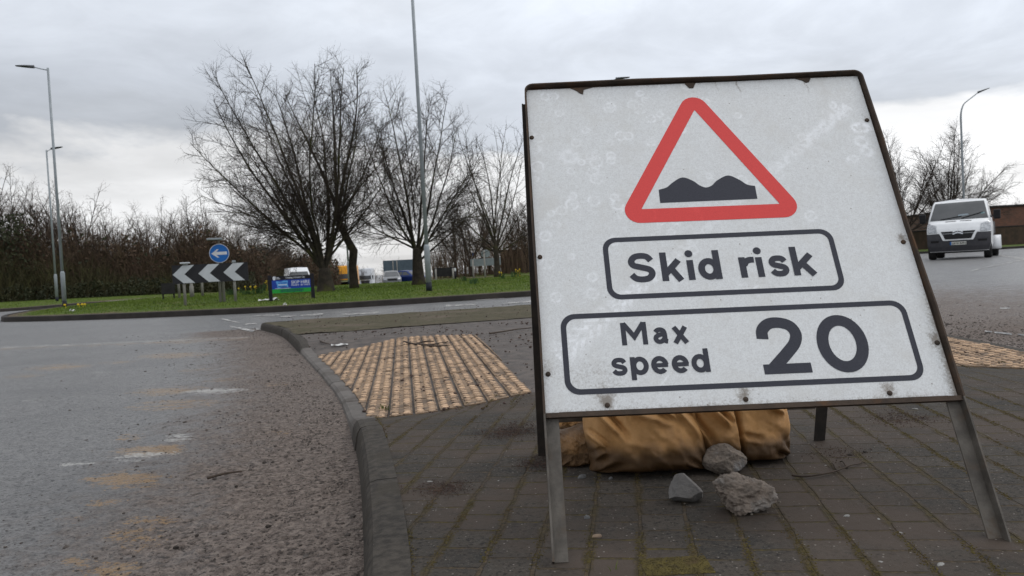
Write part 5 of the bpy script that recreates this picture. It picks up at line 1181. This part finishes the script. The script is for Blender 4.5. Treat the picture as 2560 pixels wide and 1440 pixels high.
# cars beyond the mound
def simple_car(name, lab, cat, px, Yd, rz, body, z, scale, suv, group='traffic waiting beyond the mound'):
    x = at(px, 700, Yd).x; wf = [(.25, .80), (.5, .90), (.95, .90), (1.0, .88), (1.62, .66)] if suv else [(.22, .76), (.45, .86), (.88, .86), (1.48, .60)]
    if suv: pr = [(.06, .30), (0, .5), (.03, .86), (.14, .98), (1.10, 1.12), (1.95, 1.60), (2.2, 1.68)]; bk = [(4.4, .30), (4.5, .6), (4.45, 1.05), (4.1, 1.68)]
    else: pr = [(.08, .24), (0, .42), (.05, .68), (.25, .80), (1.0, .97), (1.95, 1.44), (2.2, 1.50)]; bk = [(3.95, .24), (4.05, .5), (4.0, .95), (3.45, 1.50)]
    c = Car(name, lab, cat, (x, Yd, z), rz, pr, bk, wf, [(.25, .22), (.9, .30), (1.15, .16), (1.7, .08)], group)
    c.r.scale = (scale,)*3; c.body(paint(name+'_paint_'+str(px), body, .3, .3)); zt = pr[-1][1]; zc = pr[4][1]
    c.patch('windscreen', [(-.90, zc+.03), (.90, zc+.03), (.86, zt-.10), (-.86, zt-.10)], GLASS, .014, 9)
    for s_ in (-1, 1): c.patch('headlight', [(s_*.60, pr[2][1]-.12), (s_*.97, pr[2][1]-.06), (s_*.97, pr[3][1]-.02), (s_*.58, pr[3][1]-.04)], HEADL, .014, 5); c.wheel(s_*.80, .85, .33, .2); c.wheel(s_*.80, 3.45 if suv else 3.3, .33, .2)
    c.patch('grille', [(-.50, pr[2][1]-.14), (.50, pr[2][1]-.14), (.52, pr[3][1]-.05), (-.52, pr[3][1]-.05)], BLKP if suv else PLAST, .016, 5)
    c.patch('bumper', [(-1, pr[0][1]+.02), (1, pr[0][1]+.02), (1, pr[1][1]+.05), (-1, pr[1][1]+.05)], PLAST if suv else MATS[name+'_paint_'+str(px)], .03, 9)
    c.patch('number_plate', [(-.27, .46), (.27, .46), (.27, .57), (-.27, .57)], PLATEW, .04, 3)
    c.side('front_window', [(1.55 if suv else 1.5, zc+.06), (2.55, zc+.06), (2.50, zt-.10), (2.05 if suv else 2.1, zt-.12)], GLASS); c.side('rear_window', [(2.65, zc+.06), (3.9 if suv else 3.55, zc+.06), (3.75 if suv else 3.3, zt-.10), (2.60, zt-.10)], GLASS)
    return c
simple_car('parked_car', 'silver and black off-road car in the traffic, front turned to the right', 'car', 981, 75., rad(11), (.20, .205, .21), -.74, 1.03, True)
simple_car('parked_car', 'dark blue hatchback half hidden by the middle tree', 'car', 1066, 79., rad(55), (.012, .03, .14), -.62, 1.05, False)
LIT = mat('lit_headlamp', (1, .93, .75), None, 3, .3, emit=4.0)
def truck(name, lab, px, Yd, z, body, h_, wd, rz, lit, lower=None):
    x = at(px, 700, Yd).x; c = Car(name, lab, 'lorry', (x, Yd, z), rz, [(.1, .35), (0, .6), (0, 1.3), (.1, 2.4), (.5, h_-.15), (.8, h_)], [(7.5, .5), (7.5, h_)], [(.3, wd/2), (h_, wd/2*.96)], [(.3, .12), (h_, .2)], 'lorries on the far road')
    c.body(paint(name+'_paint_'+str(px), body)); c.patch('windscreen', [(-.90, 1.62), (.90, 1.62), (.88, 2.35), (-.88, 2.35)], GLASS, .02, 7); c.patch('grille', [(-.6, .85), (.6, .85), (.7, 1.45), (-.7, 1.45)], PLAST, .02, 5); c.patch('bumper', [(-1, .38), (1, .38), (1, .8), (-1, .8)], PLAST if lower is None else MATS[name+'_paint_'+str(px)], .04, 9)
    for s_ in (-1, 1):
        c.patch('headlight', [(s_*.64, .5), (s_*.92, .5), (s_*.92, .74), (s_*.64, .74)], LIT if lit else HEADL, .06, 4); c.wheel(s_*(wd/2-.2), 1.3, .5, .32); c.wheel(s_*(wd/2-.2), 5.8, .5, .32)
        mb = MB(); mb.box(s_*(wd/2+.18)-.1, s_*(wd/2+.18)+.1, .25, .4, 1.7, 2.4); mb.build('door_mirror', BLKP, c.r)
    return c
truck('lorry', 'white lorry with lit headlights far down the road', 913, 140., -1.75, (.55, .57, .6), 3.75, 2.5, rad(6), True)
truck('lorry', 'orange yellow lorry between the big tree trunks', 860, 110., -1.3, (.70, .30, .012), 3.6, 2.5, rad(4), False, 1)
x = at(752, 690, 62.).x
wv_ = Car('white_van', 'white van roof showing above the skip hire advertising board', 'van', (x, 62., -.62), rad(22), [(.05, .3), (0, .6), (.1, .95), (.75, 1.2), (1.5, 1.95), (2.0, 2.28)], [(5.2, .3), (5.25, 2.28)], [(.3, .95), (1.2, .98), (2.28, .80)], [(.3, .2), (2.2, .1)])
wv_.body(VW); wv_.patch('windscreen', [(-.92, 1.24), (.92, 1.24), (.86, 1.92), (-.86, 1.92)], GLASS, .012, 9); wv_.side('side_window', [(1.4, 1.3), (2.2, 1.3), (2.2, 1.85), (1.75, 1.85)], GLASS)
for s_ in (-1, 1): wv_.wheel(s_*.85, .9, .34); wv_.wheel(s_*.85, 4.2, .34); wv_.patch('headlight', [(s_*.66, .75), (s_*.97, .78), (s_*.97, 1.05), (s_*.7, 1.0)], HEADL, .012, 4)
# ------------------------------------------------------------------ buildings behind the right hand trees
mt, k, b = newmat('brown_brick'); co = k.obj()
br = k.n('ShaderNodeTexBrick'); sx = k.n('ShaderNodeSeparateXYZ'); k.put(sx.inputs[0], co); cb = k.n('ShaderNodeCombineXYZ'); k.put(cb.inputs[0], sx.outputs[0]); k.put(cb.inputs[1], sx.outputs[2]); k.put(br.inputs['Vector'], cb.outputs[0])
for nm, vl in (('Scale', 1), ('Mortar Size', .006), ('Brick Width', .225), ('Row Height', .075)): br.inputs[nm].default_value = vl
br.inputs['Color1'].default_value = (.17, .070, .042, 1); br.inputs['Color2'].default_value = (.12, .052, .034, 1); br.inputs['Mortar'].default_value = (.12, .10, .085, 1)
k.put(b.inputs['Base Color'], k.mix(k.m('MULTIPLY', k.step(k.noise(co, .7, 5, .6), .4, .7), .6), br.outputs[0], (.075, .045, .034))); b.inputs['Roughness'].default_value = .9
BRICK = mt
DBRK = mat('dark_garden_brick', (.075, .050, .036), (.050, .038, .028), 2.5, .9, 0, .01, 20); FELT = mat('roof_edge_dark', (.03, .028, .028), None, 3, .8); UPVC = mat('white_window_frame', (.66, .66, .65), None, 5, .4)
def building(lab, x0, x1, Yd, zt, deep, wins):
    r = thing('brick_building', lab, 'building', ((x0+x1)/2, Yd, float(terrain((x0+x1)/2, Yd)))); hx = (x1-x0)/2; H = zt-r.location.z
    mb = MB(); mb.box(-hx, hx, 0, deep, -.6, H); mb.build('wall', BRICK, r)
    mb = MB(); mb.box(-hx-.15, hx+.15, -.15, deep+.15, H+.002, H+.16); mb.build('roof', FELT, r)
    for x, z0, w_, h_ in wins:
        mb = MB()
        for a in ((x-w_/2, x+w_/2, z0, z0+.07), (x-w_/2, x+w_/2, z0+h_-.07, z0+h_), (x-w_/2, x-w_/2+.07, z0+.071, z0+h_-.071), (x+w_/2-.07, x+w_/2, z0+.071, z0+h_-.071)): mb.box(a[0], a[1], -.05, -.004, a[2], a[3])
        fr = mb.build('window', UPVC, r); mb = MB(); mb.box(x-w_/2+.071, x+w_/2-.071, -.03, -.003, z0+.071, z0+h_-.071); mb.build('pane', GLASS, fr)
bz = at(2520, 517, 64.).z
building('long low brown brick building behind the white tipper', at(2440, 560, 64.).x, at(2560, 560, 64.).x+26, 64., bz, 12., [(x, 1.25, 1.2, .6) for x in (-8.8, -5, -1, 3)])
building('plain brick building low behind the small tree, beside the sign', at(1252, 660, 66.).x, 26., 66., at(1300, 627, 66.).z, 10., [])
p0 = at(2270, 590, 57.); p1 = at(2560, 590, 57.); r = thing('garden_wall', 'dark brown boundary wall in front of the brick building', 'wall', ((p0.x+p1.x)/2+6, 57., float(terrain((p0.x+p1.x)/2, 57.))))
hx = (p1.x-p0.x)/2+8; zt = at(2450, 571, 57.).z-r.location.z
mb = MB(); mb.box(-hx, hx, 0, .25, -.4, zt); mb.build('wall', DBRK, r); mb = MB(); mb.box(-hx-.03, hx+.03, -.03, .28, zt+.002, zt+.08); mb.build('coping', FELT, r)
# ------------------------------------------------------------------ trees
def barkmat(name, c1, c2, c3): 
    return mat(name, c1, c2, 5, .95, 0, .02, 25, c3=c3, s3=1.4, spec=.2)
BARK = barkmat('mossy_bark', (.050, .041, .030), (.028, .024, .019), (.062, .062, .022)); TWIGM = barkmat('twig_bark', (.048, .037, .030), (.033, .026, .022), (.055, .044, .030)); TWIGB = barkmat('brown_twig_bark', (.095, .066, .046), (.060, .042, .031), (.105, .084, .050))
def rot_about(v, ax, a): return Matrix.Rotation(a, 3, ax)@v
def wander(rng, p, d, L, r0, r1, n, wob, up, droop=0):
    P = [p.copy()]; d = d.copy(); st_ = L/n
    for i in range(n):
        d = d+Vector((rng.gauss(0, wob), rng.gauss(0, wob), rng.gauss(0, wob)+up*st_)); d.normalize(); P.append(P[-1]+d*st_)
    return P, [r0+(r1-r0)*(i/n)**.8 for i in range(n+1)]
def sub(rng, P, t):
    f = t*(len(P)-1); i = min(int(f), len(P)-2); a = f-i; return P[i].lerp(P[i+1], a), (P[i+1]-P[i]).normalized()
def bush_out(rng, paths, P, R, L, lvl, spec):
    if lvl >= len(spec): return
    s_ = spec[lvl]; n = max(1, int(L*(1-s_['t0'])/s_['gap']+rng.random()))
    for k_ in range(n):
        t = s_['t0']+(1-s_['t0'])*(k_+rng.random())/n; t = min(t, .99); p, d = sub(rng, P, t)
        ax = d.cross(Vector((rng.gauss(0, 1), rng.gauss(0, 1), rng.gauss(0, 1)))).normalized(); d2 = rot_about(d, ax, rad(rng.uniform(*s_['ang'])))
        l = (s_['len'][0]+s_['len'][1]*L*(1-t))*rng.uniform(.65, 1.2); r0 = min(s_['r'], R[min(int(t*(len(R)-1)), len(R)-1)]*.75)
        Q, RQ = wander(rng, p, d2, l, r0, r0*.45, s_['n'], s_['wob'], s_['up']); paths.append((lvl+1, Q, RQ)); bush_out(rng, paths, Q, RQ, l, lvl+1, spec)
def tree_geo(name, seed, stems, trunk, spec, mats, split=1, hs=1.0):
    """returns trunk mesh + crown mesh; stems: (tilt across, tilt in depth, length, height, radius, lift)"""
    rng = random.Random(seed); paths = []
    for (a, dp, L, z0, r0, up) in stems:
        L *= hs
        d = Vector((math.sin(rad(a)), math.sin(rad(dp))*.8, max(.12, math.cos(rad(a))))).normalized()
        s0 = Vector((trunk[1](z0), 0, z0)) if callable(trunk[1]) else Vector((0, 0, z0))
        P, R = wander(rng, s0, d, L, r0, .009, max(6, int(L/.5)), .045, up); paths.append((0, P, R)); bush_out(rng, paths, P, R, L, 0, spec)
    mt_, mc = MB(), MB(); tp, tr = trunk[0]
    mt_.tube(tp, tr, 14)
    for lv, P, R in paths: (mt_ if lv <= split else mc).tube([tuple(q) for q in P], R, 8 if lv == 0 else (5 if lv == 1 else 3), False)
    out = []
    for nm, mb, m_ in (('trunk', mt_, mats[0]), ('crown', mc, mats[1])):
        o = mb.build(nm, m_, None, nm == 'trunk'); out.append(o)
    return out
def make_tree(lab, loc_, geo, group, rz=0, sc=(1, 1, 1), first=True, name='bare_tree'):
    r = thing(name, lab, 'tree', loc_, rz, group); r.scale = sc
    for o in geo:
        c = o if o.parent is None and first else o.copy()
        if c is not o: C.objects.link(c)
        c.parent = r
    return r
SP = [dict(t0=.10, gap=.29, ang=(22, 62), len=(.75, .34), r=.0125, n=6, wob=.055, up=.09), dict(t0=.10, gap=.125, ang=(22, 60), len=(.40, .28), r=.0088, n=4, wob=.07, up=.06), dict(t0=.05, gap=.115, ang=(20, 60), len=(.22, .24), r=.0050, n=2, wob=.08, up=.10)]
def dense(st, seed, k_, f=.62):
    """slimmer limbs, with extra limbs between the listed ones"""
    rn = random.Random(seed); o = [(a, d, L, z*.75, r*f, u) for a, d, L, z, r, u in st]
    for _ in range(k_):
        a, d, L, z, r, u = rn.choice(st); o.append((a+rn.uniform(-9, 9), d+rn.uniform(-30, 30), L*rn.uniform(.72, 1.0), z*rn.uniform(.7, 1.6), r*f*rn.uniform(.45, .8), u))
    return o
GT = 'bare trees on the grass mound'
trunk0 = lambda h, r0, r1, lean=0: ([(lean*z, 0, z) for z in np.linspace(-.15, h, 7)], [r0*1.45, r0*1.12]+list(np.linspace(r0, r1, 5)))
q = hit(815, 729)
st1 = [(-50, 8, 6.6, 1.3, .09, .03), (-43, -20, 8.0, 1.2, .12, .03), (-36, 18, 8.6, 1.0, .14, .025), (-29, -8, 9.2, .9, .16, .02), (-22, 22, 9.6, .8, .15, .015), (-15, -18, 10.0, .8, .17, .01), (-8, 10, 10.2, .7, .18, .0), (-1, -20, 10.0, .7, .17, .0), (6, 18, 9.8, .8, .16, .0), (13, -10, 9.6, .9, .16, .0), (20, 16, 9.0, 1.0, .15, .01), (28, -14, 7.6, 1.1, .12, .02), (38, 12, 6.2, 1.3, .10, .03), (-70, 10, 5.6, 2.2, .06, .005), (-62, -24, 5.8, 2.0, .07, .01), (55, -18, 3.8, 1.8, .06, .04)]
make_tree('largest bare tree, many stemmed and spreading left, behind the advertising board', tuple(q), tree_geo('t1', 11, dense(st1, 3, 4, .50), (trunk0(.85, .30, .19), 0), SP, (BARK, TWIGM), 1, .765), GT)
q = hit(886, 721); lean = [(0, 0, -.15), (.0, 0, .2), (-.02, 0, .9), (.06, 0, 1.5), (-.18, 0, 2.0), (-.42, 0, 2.6), (-.5, 0, 3.2)]
make_tree('slim crooked trunk leaning left, just right of the largest tree', tuple(q), tree_geo('t1b', 5, [(-14, 10, 5.6, 3.1, .09, .03), (16, -10, 5.6, 3.1, .09, .02), (40, 15, 3.6, 2.9, .06, .03), (0, 5, 6.0, 3.1, .09, .0)], ((lean, [.22, .18, .16, .17, .15, .13, .11]), lambda z: -.47), SP, (BARK, TWIGM)), GT)
q = hit(1047, 712)
st2 = [(-66, -10, 4.6, 1.9, .09, .06), (-46, 20, 4.8, 2.0, .09, .05), (-30, -18, 6.2, 1.8, .11, .04), (-18, 14, 7.4, 1.6, .13, .03), (-7, -16, 8.2, 1.5, .14, .02), (3, 16, 8.2, 1.5, .14, .01), (13, -16, 7.8, 1.5, .13, .02), (24, 12, 7.0, 1.4, .12, .03), (36, -10, 6.0, 1.4, .11, .05), (48, 18, 4.6, 1.2, .10, .07), (-74, 22, 3.4, 2.3, .06, .05), (62, -15, 3.4, 1.9, .06, .06)]
make_tree('bare vase shaped tree in the middle, behind the tall lamp column', tuple(q), tree_geo('t2', 23, dense(st2, 4, 5, .50), (trunk0(1.5, .24, .16), 0), SP, (BARK, TWIGM), 1, .82), GT)
q = hit(1244, 693)
st3 = [(-58, 10, 3.4, 1.8, .06, .05), (-40, -15, 4.6, 2.0, .075, .05), (-26, 18, 5.6, 2.2, .08, .03), (-13, -14, 6.6, 2.2, .09, .02), (2, 15, 6.8, 2.2, .09, .01), (14, -12, 6.6, 2.0, .09, .02), (26, 16, 5.8, 2.0, .08, .03), (40, -10, 4.8, 1.8, .07, .05), (58, 15, 3.4, 1.7, .06, .05)]
make_tree('smaller open crowned bare tree right of the lamp, nearest the sign', tuple(q), tree_geo('t3', 37, dense(st3, 5, 4, .7), (trunk0(2.0, .17, .11), 0), [dict(SP[0], gap=.42), dict(SP[1], gap=.28), dict(SP[2], gap=.22)], (BARK, TWIGM)), GT)
# right hand pair behind the van, and the leafless tree half hidden by the sign
SPR = [dict(SP[0], gap=.26, up=.05), dict(SP[1], gap=.17, up=.03, r=.012), dict(SP[2], gap=.19, up=.02, r=.008)]
p = on(2268, 50.); st = [(a, d, L, z, .10, u) for a, d, L, z, u in [(-60, 5, 4.0, 1.6, .05), (-35, 20, 5.6, 1.5, .04), (-15, -15, 6.8, 1.5, .02), (0, 15, 7.2, 1.5, .0), (14, -15, 6.8, 1.5, .02), (32, 15, 5.8, 1.5, .03), (52, -8, 4.8, 1.6, .03), (70, 10, 4.0, 1.8, .02)]]
GR = 'bare trees behind the white tipper'
make_tree('bare tree half hidden by the right edge of the sign', tuple(p), tree_geo('t4', 41, dense(st, 6, 10, .7), (trunk0(1.8, .22, .16), 0), SPR, (TWIGM, TWIGM)), GR)
p = on(2378, 54.); st = [(a, d, L, z, .11, u) for a, d, L, z, u in [(-58, 5, 4.8, 1.9, .04), (-38, -20, 5.6, 1.8, .04), (-20, 15, 6.6, 1.7, .02), (-8, -12, 7.6, 1.6, .0), (3, 14, 7.8, 1.6, .0), (13, -10, 7.6, 1.6, .01), (28, 16, 6.6, 1.6, .02), (44, -12, 6.2, 1.8, .02), (60, 10, 6.0, 2.0, .01), (74, -8, 5.0, 2.3, .0)]]
make_tree('bare spreading tree directly behind the white tipper cab', tuple(p), tree_geo('t5', 43, dense(st, 7, 12, .7), (trunk0(1.9, .24, .18), 0), SPR, (TWIGM, TWIGM)), GR)
# thicket trees: three kinds, copied
SPT = [dict(t0=.12, gap=.42, ang=(22, 58), len=(.6, .34), r=.022, n=5, wob=.09, up=.08), dict(t0=.10, gap=.24, ang=(24, 60), len=(.4, .28), r=.012, n=3, wob=.11, up=.06), dict(t0=.1, gap=.18, ang=(20, 60), len=(.22, .22), r=.0075, n=2, wob=.10, up=.06)]
def thick(seed, n, spread, L, mats):
    rn = random.Random(seed); st = [(rn.uniform(-spread, spread), rn.uniform(-25, 25), L*rn.uniform(.75, 1.05)*(1-abs(0)), rn.uniform(.4, 1.6), rn.uniform(.05, .085), .03) for _ in range(n)]
    return tree_geo('th', seed, st, (trunk0(1.6, .17, .12), 0), SPT, mats)
KINDS = [thick(101, 4, 22, 8, (TWIGM, TWIGB)), thick(102, 5, 30, 7.2, (TWIGM, TWIGB)), thick(103, 3, 16, 8.6, (TWIGM, TWIGB)), thick(104, 7, 42, 6.2, (TWIGM, TWIGB))]
used = [False]*len(KINDS)
def tcopy(lab, px, Yd, top_py, kind, group, rz, zg=None):
    p = on(px, Yd) if zg is None else Vector((at(px, 700, Yd).x, Yd, zg)); H = at(px, top_py, Yd).z-p.z; s_ = H/[9.3, 8.7, 9.9, 8.0][kind]
    r = make_tree(lab, tuple(p), KINDS[kind], group, rz, (s_*1.05, s_*1.05, s_), not used[kind]); used[kind] = True; return r
rn = random.Random(77)
TL = 'slender bare tree in the thicket behind the left lamps'
def topline(px): return float(np.interp(px, [-60, 20, 100, 200, 300, 400, 520, 640, 720, 800], [420, 430, 442, 462, 500, 505, 485, 520, 560, 600]))
for i in range(46):
    px = -70+i*19+rn.uniform(-9, 9); Yd = rn.choice([57.5, 59.5, 62, 65])+(20 if px > 680 else 0); tcopy(TL, px, Yd, topline(px)+rn.uniform(-12, 34), (i*7) % 4, 'trees of the left thicket', rn.uniform(0, 6.28))
TR_ = 'bare reddish tree in the wood between the middle tree and the sign'
for i in range(16):
    px = 1092+i*17+rn.uniform(-7, 7); Yd = rn.choice([58, 60, 62, 65]); tcopy(TR_, px, Yd, float(np.interp(px, [1090, 1140, 1200, 1300, 1400], [560, 470, 440, 440, 450]))+rn.uniform(0, 90), (i*3) % 4, 'trees of the wood beside the sign', rn.uniform(0, 6.28))
TF = 'distant bare tree along the road beyond the traffic'
for i, (px, Yd, tp) in enumerate([(770, 90, 600), (792, 100, 612), (815, 110, 625), (838, 120, 630), (862, 130, 640), (888, 150, 655), (935, 170, 668), (960, 165, 668), (1075, 120, 630), (1100, 110, 620), (1060, 150, 650), (905, 140, 655), (880, 130, 648), (922, 150, 664), (948, 175, 676), (780, 120, 630), (825, 95, 622)]):
    x = at(px, 700, Yd).x; tcopy(TF, px, Yd, tp, i % 4, 'distant trees along the far road', i*1.1, float(road(x, Yd)))
tcopy('round headed bare tree behind the blue grey direction sign', 985, 105., 632, 3, None, .4, float(road(at(985, 700, 105.).x, 105.)))
tcopy('bare tree at the right edge of the photo, above the brick building', 2548, 84., 478, 3, None, 1.4); tcopy('bare tree beyond the right edge, above the brick building', 2610, 82., 480, 1, None, 2.4)
for i in range(6): px = 1330+i*150; tcopy('bare tree hidden behind the sign', px, 62., 470, i % 4, 'trees hidden behind the sign', i*2.)
# ------------------------------------------------------------------ undergrowth (uncountable)
def scrub(name, lab, boxf, n, hgt, m_, seed, r0=.012, leaf=None):
    rng_ = np.random.RandomState(seed); mb = MB(); V, F = [], []; o = 0
    for _ in range(n):
        x, y, h_ = boxf(rng_); z = float(terrain(x, y)); h_ *= hgt*rng_.uniform(.45, 1.1); a = rng_.uniform(0, 6.28); b_ = rng_.uniform(.15, .75)*h_
        ts = np.array([0, .35, .7, 1.0]); P = np.column_stack([x+math.cos(a)*b_*ts**1.7+rng_.normal(0, .08, 4), y+math.sin(a)*b_*ts**1.7+rng_.normal(0, .08, 4), z-.1+h_*np.sin(ts*1.5)])
        R = r0*rng_.uniform(.6, 1.5)*np.array([1.2, 1, .7, .35]); q = np.array([[1, 0, 0], [-.5, .87, 0], [-.5, -.87, 0]])
        V.append((P[:, None]+q[None]*R[:, None, None]).reshape(-1, 3))
        for i in range(3):
            for j in range(3): F.append((o+i*3+j, o+i*3+(j+1) % 3, o+i*3+3+(j+1) % 3, o+i*3+3+j))
        o += 12
        for _k in range(3):                           # side twigs
            i = rng_.randint(1, 4); p = P[i]; e_ = p+np.array([rng_.normal(0, .4), rng_.normal(0, .3), rng_.uniform(.1, .8)]); w_ = r0*.55
            V.append(np.array([p+[w_, 0, 0], p-[w_, 0, 0], e_])); F.append((o, o+1, o+2)); o += 3
    mb.v = [np.concatenate(V)]; mb.f = F; mb.n = o; return tag(mb.build(name, m_), lab, 'undergrowth', kind='stuff')
def leaves(name, lab, boxf, n, m_, seed, s0):
    rng_ = np.random.RandomState(seed); P = np.array([boxf(rng_) for _ in range(n)]); a = rng_.normal(0, 1, (n, 3)); a /= np.linalg.norm(a, axis=1)[:, None]; c_ = np.cross(a, rng_.normal(0, 1, (n, 3))); c_ /= np.linalg.norm(c_, axis=1)[:, None]; s_ = s0*rng_.uniform(.5, 1.4, (n, 1))
    V = np.stack([P-a*s_, P+c_*s_*.5, P+a*s_, P-c_*s_*.5], 1).reshape(-1, 3); mb = MB(); mb.v = [V]; mb.f = np.arange(4*n).reshape(n, 4).tolist(); mb.n = 4*n
    return tag(mb.build(name, m_), lab, 'undergrowth', kind='stuff')
SCR1 = barkmat('bramble_brown', (.110, .074, .050), (.072, .050, .036), (.115, .085, .045)); SCR2 = barkmat('hawthorn_green_brown', (.058, .052, .024), (.040, .036, .020), (.075, .075, .026)); IVY = mat('ivy_leaf', (.034, .040, .018), (.024, .028, .014), .5, .7, c3=(.056, .054, .024), s3=.8); DRYL = mat('dry_leaf', (.110, .072, .046), (.070, .047, .032), .6, .9)
def lb(rng_, y0=55.5, y1=66):
    px = rng_.uniform(-90, 850); y = rng_.uniform(y0, y1)+(21 if px > 680 else 0); x = (px-1280)/1850*y; h_ = float(np.interp(px, [-90, 100, 300, 450, 620, 740, 850], [1.1, 1.05, .95, .85, .9, .75, .55]))*(.42+1.1*float(vnoise(px, y*4, .022, 2))); return x, y, h_
scrub('thicket_undergrowth', 'dense brown bramble and sapling undergrowth of the left thicket', lambda r: lb(r), 11000, 4.4, SCR1, 1, .015)
scrub('thicket_undergrowth', 'greenish hawthorn scrub in front of the left thicket', lambda r: (lambda q: (q[0], q[1]-3.0, q[2]*(.95 if -50 < q[0] < -30 else .6)))(lb(r, 56, 60)), 2600, 3.0, SCR2, 2, .014)
def lv(rng_):
    x, y, h_ = lb(rng_); return x, y, .05+rng_.rand()**1.4*h_*(5.4 if rng_.rand() < .6 else 3.5)*.85
leaves('ivy', 'dark ivy and dry leaves filling the left thicket', lv, 7000, IVY, 3, .17); leaves('dry_leaves', 'withered brown leaves hanging in the left thicket', lv, 26000, DRYL, 4, .15)
def lvl_(rng_):
    y = rng_.uniform(52.5, 55.5); px = rng_.uniform(-60, 640); z = .02+rng_.rand()**1.6*1.15*(.6+.8*float(vnoise(px, 0, .03, 6))); return (px-1280)/1850*y, y, z+.1
leaves('low_ivy_hedge', 'low dark ivy along the foot of the left thicket', lvl_, 9000, IVY, 5, .10)
def ivt(rng_):
    px = rng_.choice([4, 26, 60])+rng_.normal(0, 24); y = rng_.uniform(54.5, 57); return (px-1280)/1850*y, y, .1+rng_.rand()**1.3*6.6
leaves('ivy', 'dark ivy climbing the trees at the left edge of the photo', ivt, 1800, IVY, 6, .15)
def rb(rng_):
    y = rng_.uniform(56, 65); px = rng_.uniform(1085, 2240); return (px-1280)/1850*y, y, 1.0*(.6+.8*float(vnoise(px, y*4, .02, 7)))
scrub('wood_undergrowth', 'thin reddish scrub under the wood beside the sign', rb, 3200, 3.4, SCR1, 7, .012)
# ------------------------------------------------------------------ grass blades on the mound and verge (uncountable)
def blades(name, lab, poly, zf, n, h_, seed, m_, weight):
    rng_ = np.random.RandomState(seed); P = np.array(poly); lo, hi = P.min(0), P.max(0); X_, Y_ = rng_.uniform(lo[0], hi[0], n*4), rng_.uniform(lo[1], hi[1], n*4)
    k_ = inside(poly, X_, Y_)&(rng_.rand(n*4) < weight(X_, Y_)); X_, Y_ = X_[k_][:n], Y_[k_][:n]; kk = rng_.rand(len(X_)) < np.clip((pdist(poly, X_, Y_)-.15)/.9, .02, 1); X_, Y_ = X_[kk], Y_[kk]; Z_ = zf(X_, Y_); n = len(X_); a = rng_.rand(n)*6.28; d = pdist(poly, X_, Y_); l = h_*rng_.uniform(.4, 1.2, n)*(.45+.55*np.clip(d/1.2, 0, 1)); w_ = .011
    B = np.column_stack([X_, Y_, Z_-.01]); s_ = np.column_stack([np.cos(a)*w_, np.sin(a)*w_, 0*a]); t_ = B+np.column_stack([np.cos(a+1.3)*l*.45, np.sin(a+1.3)*l*.45, l])
    V = np.stack([B-s_, B+s_, t_], 1).reshape(-1, 3); mb = MB(); mb.v = [V]; mb.f = np.arange(3*n).reshape(n, 3).tolist(); mb.n = 3*n; return tag(mb.build(name, m_), lab, 'grass', kind='stuff')
GBL = mat('grass_blades', (.085, .138, .016), (.122, .168, .026), 1.1, .9, c3=(.055, .088, .014), s3=2.6, spec=.2)
blades('grass', 'short green grass covering the mound', ISL, isl_z, 110000, .055, 1, GBL, lambda x, y: np.clip(1.25-(y-18)/26, .12, 1))
blades('grass', 'short grass of the far left verge', [q for q in VERGE if q[1] < 76 and q[0] > -90], verge_z, 26000, .07, 2, GBL, lambda x, y: np.clip(1.2-(y-30)/28, .05, 1)*(x > -50))
